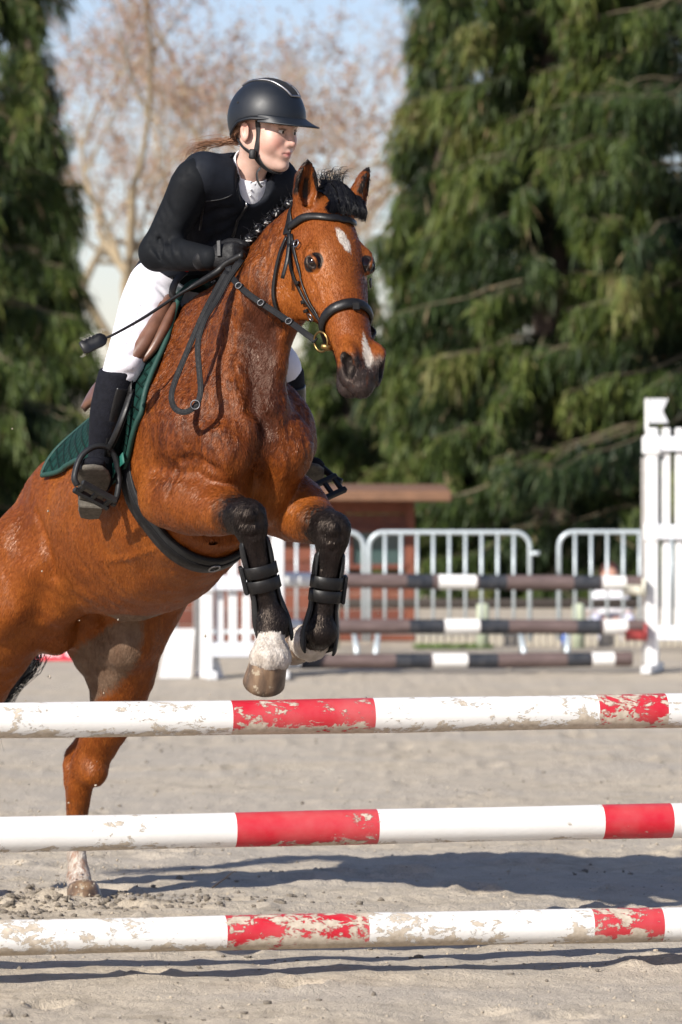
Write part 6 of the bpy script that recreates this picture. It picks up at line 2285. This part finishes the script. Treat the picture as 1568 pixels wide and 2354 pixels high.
def vline(name, pts, rad, mat, off=0.001, n=20):
    p, nn = Vs.snap(catmull([PX(*q) for q in pts], n), off)
    return mobj(name, *sweep(catmull(p[::2], n), rad, 6), mat, person)


M_TRIM = simple('vest_trim', (0.006, 0.006, 0.007), 0.45, 0.2, 40)
vline('zip', [(577, 468, 12.83), (568, 500, 12.83), (556, 535, 12.85), (545, 565, 12.88)], 0.005, M_TRIM)
vline('armhole_trim', [(425, 366, 12.86), (442, 392, 12.78), (456, 440, 12.76), (460, 490, 12.79), (455, 540, 12.86)], 0.0035, M_TRIM)
vline('seam', [(452, 470, 12.80), (480, 462, 12.80), (515, 450, 12.81), (545, 432, 12.82)], 0.0022, M_TRIM)
vline('seam', [(560, 345, 12.93), (556, 380, 12.86), (560, 420, 12.82), (570, 455, 12.82)], 0.003, M_TRIM)
q_, n_q = Vs.snap(np.array([PX(576, 474, 12.82)]), 0.004)
mobj('zip_pull', *box(q_[0], (0.006, 0.006, 0.016), None, 0.002), M_SILVER, person)
q_, n_q = Vs.snap(np.array([PX(425, 628, 12.99)]), 0.004)
mobj('red_tab', *box(q_[0], (0.018, 0.012, 0.014), None, 0.003), simple('tab_red', (0.5, 0.01, 0.01), 0.5), person)
# strap from the vest to the saddle
la = catmull([PX(425, 625, 12.99), PX(405, 645, 12.97), PX(396, 672, 12.97), PX(405, 700, 12.99), PX(418, 720, 13.02)], 20)
mobj('tether', *strap(la, np.array([-0.4, -0.85, 0.3]), 0.024, 0.006), M_WEB, person)

# ---- shirt and collar
Sh = Field()
Sh.add(s_chain([nb0 + np.array([0, 0, 0.01]), PX(560, 440, 12.925), PX(550, 465, 12.945)], [0.067, 0.084, 0.066], 6), 0.03)
Sh.sub(s_chain([nb0 + np.array([0, 0, 0.0]), PX(575, 385, 12.88), E(-0.01, -0.05, 0)], [0.055, 0.058, 0.07], 4), 0.004)
M_SHIRT = simple('white_shirt', (0.72, 0.72, 0.74), 0.7, 0.05, 40, bump=0.3, bscale=90, bdist=0.003)
sv_, sq_ = Sh.mesh(0.006)
mobj('shirt', sv_, sq_, M_SHIRT, person)
nax = nrm(PX(583, 372, 12.87) - nb0)
fx_ = nrm(rF * 0.6 + HF0 * 0.5 - nax * np.dot(rF * 0.6 + HF0 * 0.5, nax))
sx_ = np.cross(nax, fx_)
ca = np.radians(np.linspace(14, 346, 44))
c0 = nb0 + nax * 0.012
g1, g2 = [], []
for q in np.linspace(0, 1, 6):
    r = 0.060 - 0.002 * q
    hgt = -0.03 + q * (0.062 - 0.022 * np.cos(ca)) - 0.028 * np.maximum(np.cos(ca), 0)
    ring = c0 + r * (np.cos(ca)[:, None] * fx_ * 1.08 + np.sin(ca)[:, None] * sx_) + hgt[:, None] * nax
    g1.append(ring)
    g2.append(c0 + (r - 0.004) * (np.cos(ca)[:, None] * fx_ * 1.08 + np.sin(ca)[:, None] * sx_) + hgt[:, None] * nax)
V, F, _ = shell_grid(np.array(g1), np.array(g2))
mobj('collar', V, F, M_SHIRT, person)
for v_ in (436, 452):
    q_, n_q = Sh.snap(np.array([PX(578, v_, 12.83)]), 0.002)
    mobj('button', *uvsphere(q_[0], 0.0035, 8, 6), M_SHIRT, person)

# ---- breeches
def leg_field(mir):
    f = Field()
    g = (lambda p: mirror(p)) if mir else (lambda p: p)
    return f, g


Br = Field()
Br.add(s_ell(hipC + np.array([0, 0.01, 0.0]), (0.148, 0.105, 0.115), np.array([tA, [0, 0, 1], np.cross(tA, [0, 0, 1])])), 0.03)
for mir in (False, True):
    g = (lambda p: mirror(p)) if mir else (lambda p: p)
    Br.add(s_chain([g(hipR), g(PX(340, 705, 13.05)), g(PX(322, 752, 12.98)), g(PX(300, 800, 12.92)), g(kneeR), g(PX(272, 868, 12.88)), g(PX(262, 905, 12.90))], [0.092, 0.088, 0.079, 0.066, 0.057, 0.053, 0.050], 16), 0.04)
    Br.add(s_ell(g(PX(288, 835, 12.87)), (0.045, 0.05, 0.045)), 0.03)
for a, b, c in (((372, 640, 13.0), (400, 655, 13.02), (440, 668, 13.05)), ((360, 668, 13.0), (395, 690, 13.0), (430, 700, 13.05)), ((385, 705, 13.0), (352, 712, 12.95), (318, 704, 12.95)), ((388, 722, 12.98), (360, 738, 12.93), (330, 742, 12.92)), ((372, 750, 12.95), (345, 768, 12.9), (318, 772, 12.9)), ((258, 815, 12.86), (285, 824, 12.82), (312, 812, 12.85)), ((250, 848, 12.85), (276, 862, 12.82), (304, 852, 12.84))):
    p_, _n = Br.snap(np.array([PX(*a), PX(*b), PX(*c)]), 0.001)
    Br.sub(s_chain(p_, [0.002, 0.006, 0.002], 5), 0.016)
M_BREECH = simple('white_breeches', (0.70, 0.685, 0.74), 0.75, 0.05, 14, bump=0.15, bscale=300, bdist=0.001, sheen=0.1)
brv, brq = Br.mesh(0.0075)
mobj('breeches', brv, brq, M_BREECH, person)
p_, n_p = Br.snap(catmull([PX(330, 650, 13.06), PX(318, 720, 12.93), PX(296, 780, 12.87), PX(278, 838, 12.85)], 20), 0.0)
mobj('side_seam', *sweep(p_, 0.0016, 5), simple('seam_grey', (0.55, 0.54, 0.58), 0.7), person)

# ---- boots
M_GAITER = simple('navy_knit_gaiter', (0.0075, 0.008, 0.012), 0.8, 0.3, 60, bump=0.8, bscale=330, bdist=0.0025, spec=0.15)
M_SOLE = simple('dusty_sole', (0.085, 0.075, 0.06), 0.85, 0.4, 60, bump=0.7, bscale=120, bdist=0.003)
for mir in (False, True):
    g = (lambda p: mirror(p)) if mir else (lambda p: p)
    ank, heel, ball, toe = g(PX(229, 1090, 12.97)), g(PX(208, 1160, 13.02)), g(PX(212, 1108, 12.89)), g(PX(215, 1074, 12.82))
    tops = g(PX(272, 858, 12.88))
    calf = g(PX(250, 955, 12.905))
    Bt = Field()
    Bt.add(s_chain([tops, g(PX(262, 900, 12.89)), calf, g(PX(238, 1040, 12.945)), ank], [0.060, 0.061, 0.059, 0.047, 0.042], 12), 0.02)
    td = nrm(toe - heel)
    sn = nrm(np.array([0.0, -0.62, -0.80]) - td * np.dot(td, [0.0, -0.62, -0.80]))
    fl_ = np.cross(td, sn)
    Bt.add(s_tube([heel - sn * 0.032, ball - sn * 0.033 - td * 0.03, ball - sn * 0.028, toe - sn * 0.018], fl_, [0.036, 0.044, 0.050, 0.036], [0.034, 0.034, 0.029, 0.018], 12), 0.035)
    Bt.add(s_chain([ank, heel - sn * 0.045], [0.037, 0.033], 4), 0.03)
    # open top, higher at the outside
    ax_ = nrm(calf - tops)
    Bt.sub(s_ell(tops - ax_ * 0.062 + np.array([0.01, 0, 0.0]), (0.10, 0.10, 0.05), baxes(nrm([1, 0, 0.25]), nrm(ax_))), 0.006)
    v_, q_ = Bt.mesh(0.007)
    boot = mobj('boot', v_, q_, M_GAITER, person)
    # leather guard on the inner side
    a_ = np.radians(np.linspace(-20, 70, 14))
    fr_ = nrm(np.array([0.45, -0.9, 0]) - ax_ * np.dot([0.45, -0.9, 0], ax_))
    sd_ = np.cross(ax_, fr_)
    if sd_[0] < 0:
        sd_ = -sd_
    P1, P2 = [], []
    path_ = catmull([g(PX(268, 882, 12.885)), g(PX(262, 900, 12.89)), calf, g(PX(238, 1040, 12.945))], 12)
    rad_ = np.interp(np.linspace(0, 1, 13), [0, 0.3, 0.6, 1], [0.0635, 0.0635, 0.0615, 0.050])
    for c_, r_ in zip(path_, rad_):
        d_ = np.cos(a_)[:, None] * fr_ + np.sin(a_)[:, None] * sd_
        P1.append(c_ + d_ * r_)
        P2.append(c_ + d_ * (r_ - 0.006))
    V, F, _ = shell_grid(np.array(P1), np.array(P2))
    mobj('leather_guard', V, F, M_BOOTL, boot)
    # sole and heel
    o_ = np.array([(-0.03, 0), (-0.022, 0.024), (0.02, 0.030), (0.07, 0.029), (0.12, 0.037), (0.17, 0.042), (0.21, 0.036), (0.238, 0.020), (0.245, 0), (0.238, -0.022), (0.21, -0.036), (0.17, -0.040), (0.12, -0.034), (0.07, -0.028), (0.02, -0.030), (-0.022, -0.024)])
    ring = lambda k_, h_: heel + td * (o_[:, 0] * k_ + 0.002)[:, None] + fl_ * (o_[:, 1] * 1.28 * k_)[:, None] + sn * h_
    mobj('sole', *loft([ring(0.97, -0.006), ring(1.02, 0.0), ring(1.02, 0.009), ring(0.96, 0.012)]), M_SOLE, boot)
    hb = np.array([(-0.032, 0), (-0.024, 0.024), (0.02, 0.031), (0.048, 0.031), (0.048, -0.031), (0.02, -0.031), (-0.024, -0.024)])
    ring = lambda k_, h_: heel + td * (hb[:, 0] * k_)[:, None] + fl_ * (hb[:, 1] * 1.2 * k_)[:, None] + sn * h_
    mobj('heel', *loft([ring(1, 0.010), ring(1.0, 0.032), ring(0.93, 0.036)]), M_SOLE, boot, smooth=False)

# ---- gloved hands
M_GLOVE = simple('black_glove', (0.008, 0.008, 0.009), 0.55, 0.3, 40, bump=0.5, bscale=160, bdist=0.002, spec=0.2)


def fist(wr, kn_dir, row, back, sc=1.0):
    """Closed right hand: kn_dir wrist->knuckles, row index->little finger, back = back of the hand."""
    x, r, b = nrm(kn_dir), nrm(row), nrm(back)
    f = Field()
    P = lambda a, c, d: wr + (x * a + r * c + b * d) * sc
    f.add(s_tube([P(-0.03, 0, 0), P(0.0, 0, 0), P(0.035, 0, 0.004), P(0.072, -0.002, 0.004)], r, [0.034, 0.030, 0.037, 0.040], [0.031, 0.024, 0.018, 0.015], 10), 0.02)
    ln = [(0.036, 0.024, 0.020), (0.040, 0.027, 0.021), (0.037, 0.025, 0.020), (0.029, 0.020, 0.017)]
    for i, (l1, l2, l3) in enumerate(ln):
        c = -0.030 + 0.0195 * i
        k0 = P(0.074 - 0.003 * abs(i - 1.2), c, 0.006)
        k1 = k0 + (x * 0.62 - b * 0.60 + r * 0.16) * l1 * sc
        k2 = k1 + (-x * 0.30 - b * 0.93) * l2 * sc
        k3 = k2 + (-x * 0.95 - b * 0.05) * l3 * sc
        f.add(s_chain([P(0.045, c * 0.95, 0.004), k0, k1, k2, k3], [0.0105, 0.0112, 0.0100, 0.0092, 0.0080], 9), 0.006)
    f.add(s_chain([P(0.012, -0.030, -0.006), P(0.042, -0.048, -0.016), P(0.072, -0.046, -0.026), P(0.092, -0.034, -0.030)], [0.015, 0.0130, 0.0108, 0.0085], 9), 0.010)
    for q in (-0.012, 0.004, 0.020):
        f.sub(s_chain([P(0.0 + q, -0.03, 0.026), P(-0.004 + q, 0, 0.031), P(0.0 + q, 0.03, 0.026)], 0.002, 4), 0.006)
    return f


gl = fist(wriR, np.array([0.90, -0.36, 0.10]), np.array([-0.16, -0.10, -0.98]), np.array([-0.38, -0.90, 0.16]))
v_, q_ = gl.mesh(0.004)
glove = mobj('glove', v_, q_, M_GLOVE, person)
cx = nrm(np.array([0.90, -0.36, 0.10]))
mobj('cuff_tab', *box(wriR + cx * 0.035 + nrm([-0.38, -0.9, 0.16]) * 0.022 + np.array([0, 0, 0.022]), (0.014, 0.006, 0.05), np.array([cx, nrm([-0.38, -0.9, 0.16]), np.cross(cx, nrm([-0.38, -0.9, 0.16]))]), 0.002), M_BOOTL, glove, smooth=False)
gl2 = fist(wriL, np.array([-0.75, -0.55, 0.0]), np.array([0.1, -0.1, -0.98]), np.array([0.55, -0.65, 0.2]))
v_, q_ = gl2.mesh(0.006)
mobj('glove', v_, q_, M_GLOVE, person)

# ---- riding crop in the hand
crop = empty('riding_crop', tuple(PX(400, 690, 12.6)), 'black riding crop with a frayed leather tip held in the gloved hand', 'riding crop')
c1 = catmull([PX(560, 585, 12.63), PX(520, 606, 12.655), PX(498, 626, 12.66), PX(440, 660, 12.64), PX(400, 684, 12.63), PX(330, 730, 12.60), PX(262, 768, 12.575), PX(240, 777, 12.57)], 40)
mobj('shaft', *sweep(c1, np.interp(np.linspace(0, 1, 41), [0, 0.28, 0.42, 0.45, 1], [0.0115, 0.0125, 0.0085, 0.0055, 0.0036]), 10), M_STRAP, crop)
tp = [PX(244, 775, 12.57), PX(232, 780, 12.565), PX(205, 792, 12.56), PX(187, 800, 12.555)]
tq = catmull(tp, 10)
mobj('leather_tip', *strap(tq, np.array([-0.15, -0.95, 0.25]), np.interp(np.linspace(0, 1, 11), [0, 0.25, 0.85, 1], [0.018, 0.042, 0.047, 0.036]), 0.005), M_BOOTL, crop)
_r = np.random.default_rng(4)
cl = []
for i in range(46):
    t_ = _r.random()
    c_ = tq[int(t_ * 10)] + np.array([0, 0, 1]) * _r.choice([-1, 1]) * 0.020 + np.array([0, -0.003, 0])
    d_ = np.array([-0.4, 0, np.sign(c_[2] - tq[int(t_ * 10)][2])]) + _r.normal(0, 0.5, 3)
    cl.append(catmull([c_, c_ + nrm(d_) * 0.007, c_ + nrm(d_ + [-0.8, 0, 0]) * 0.014], 4))
strands('frayed_edge', cl, 0.0006, simple('frayed_thread', (0.45, 0.43, 0.38), 0.8), crop)['kind'] = 'stuff'
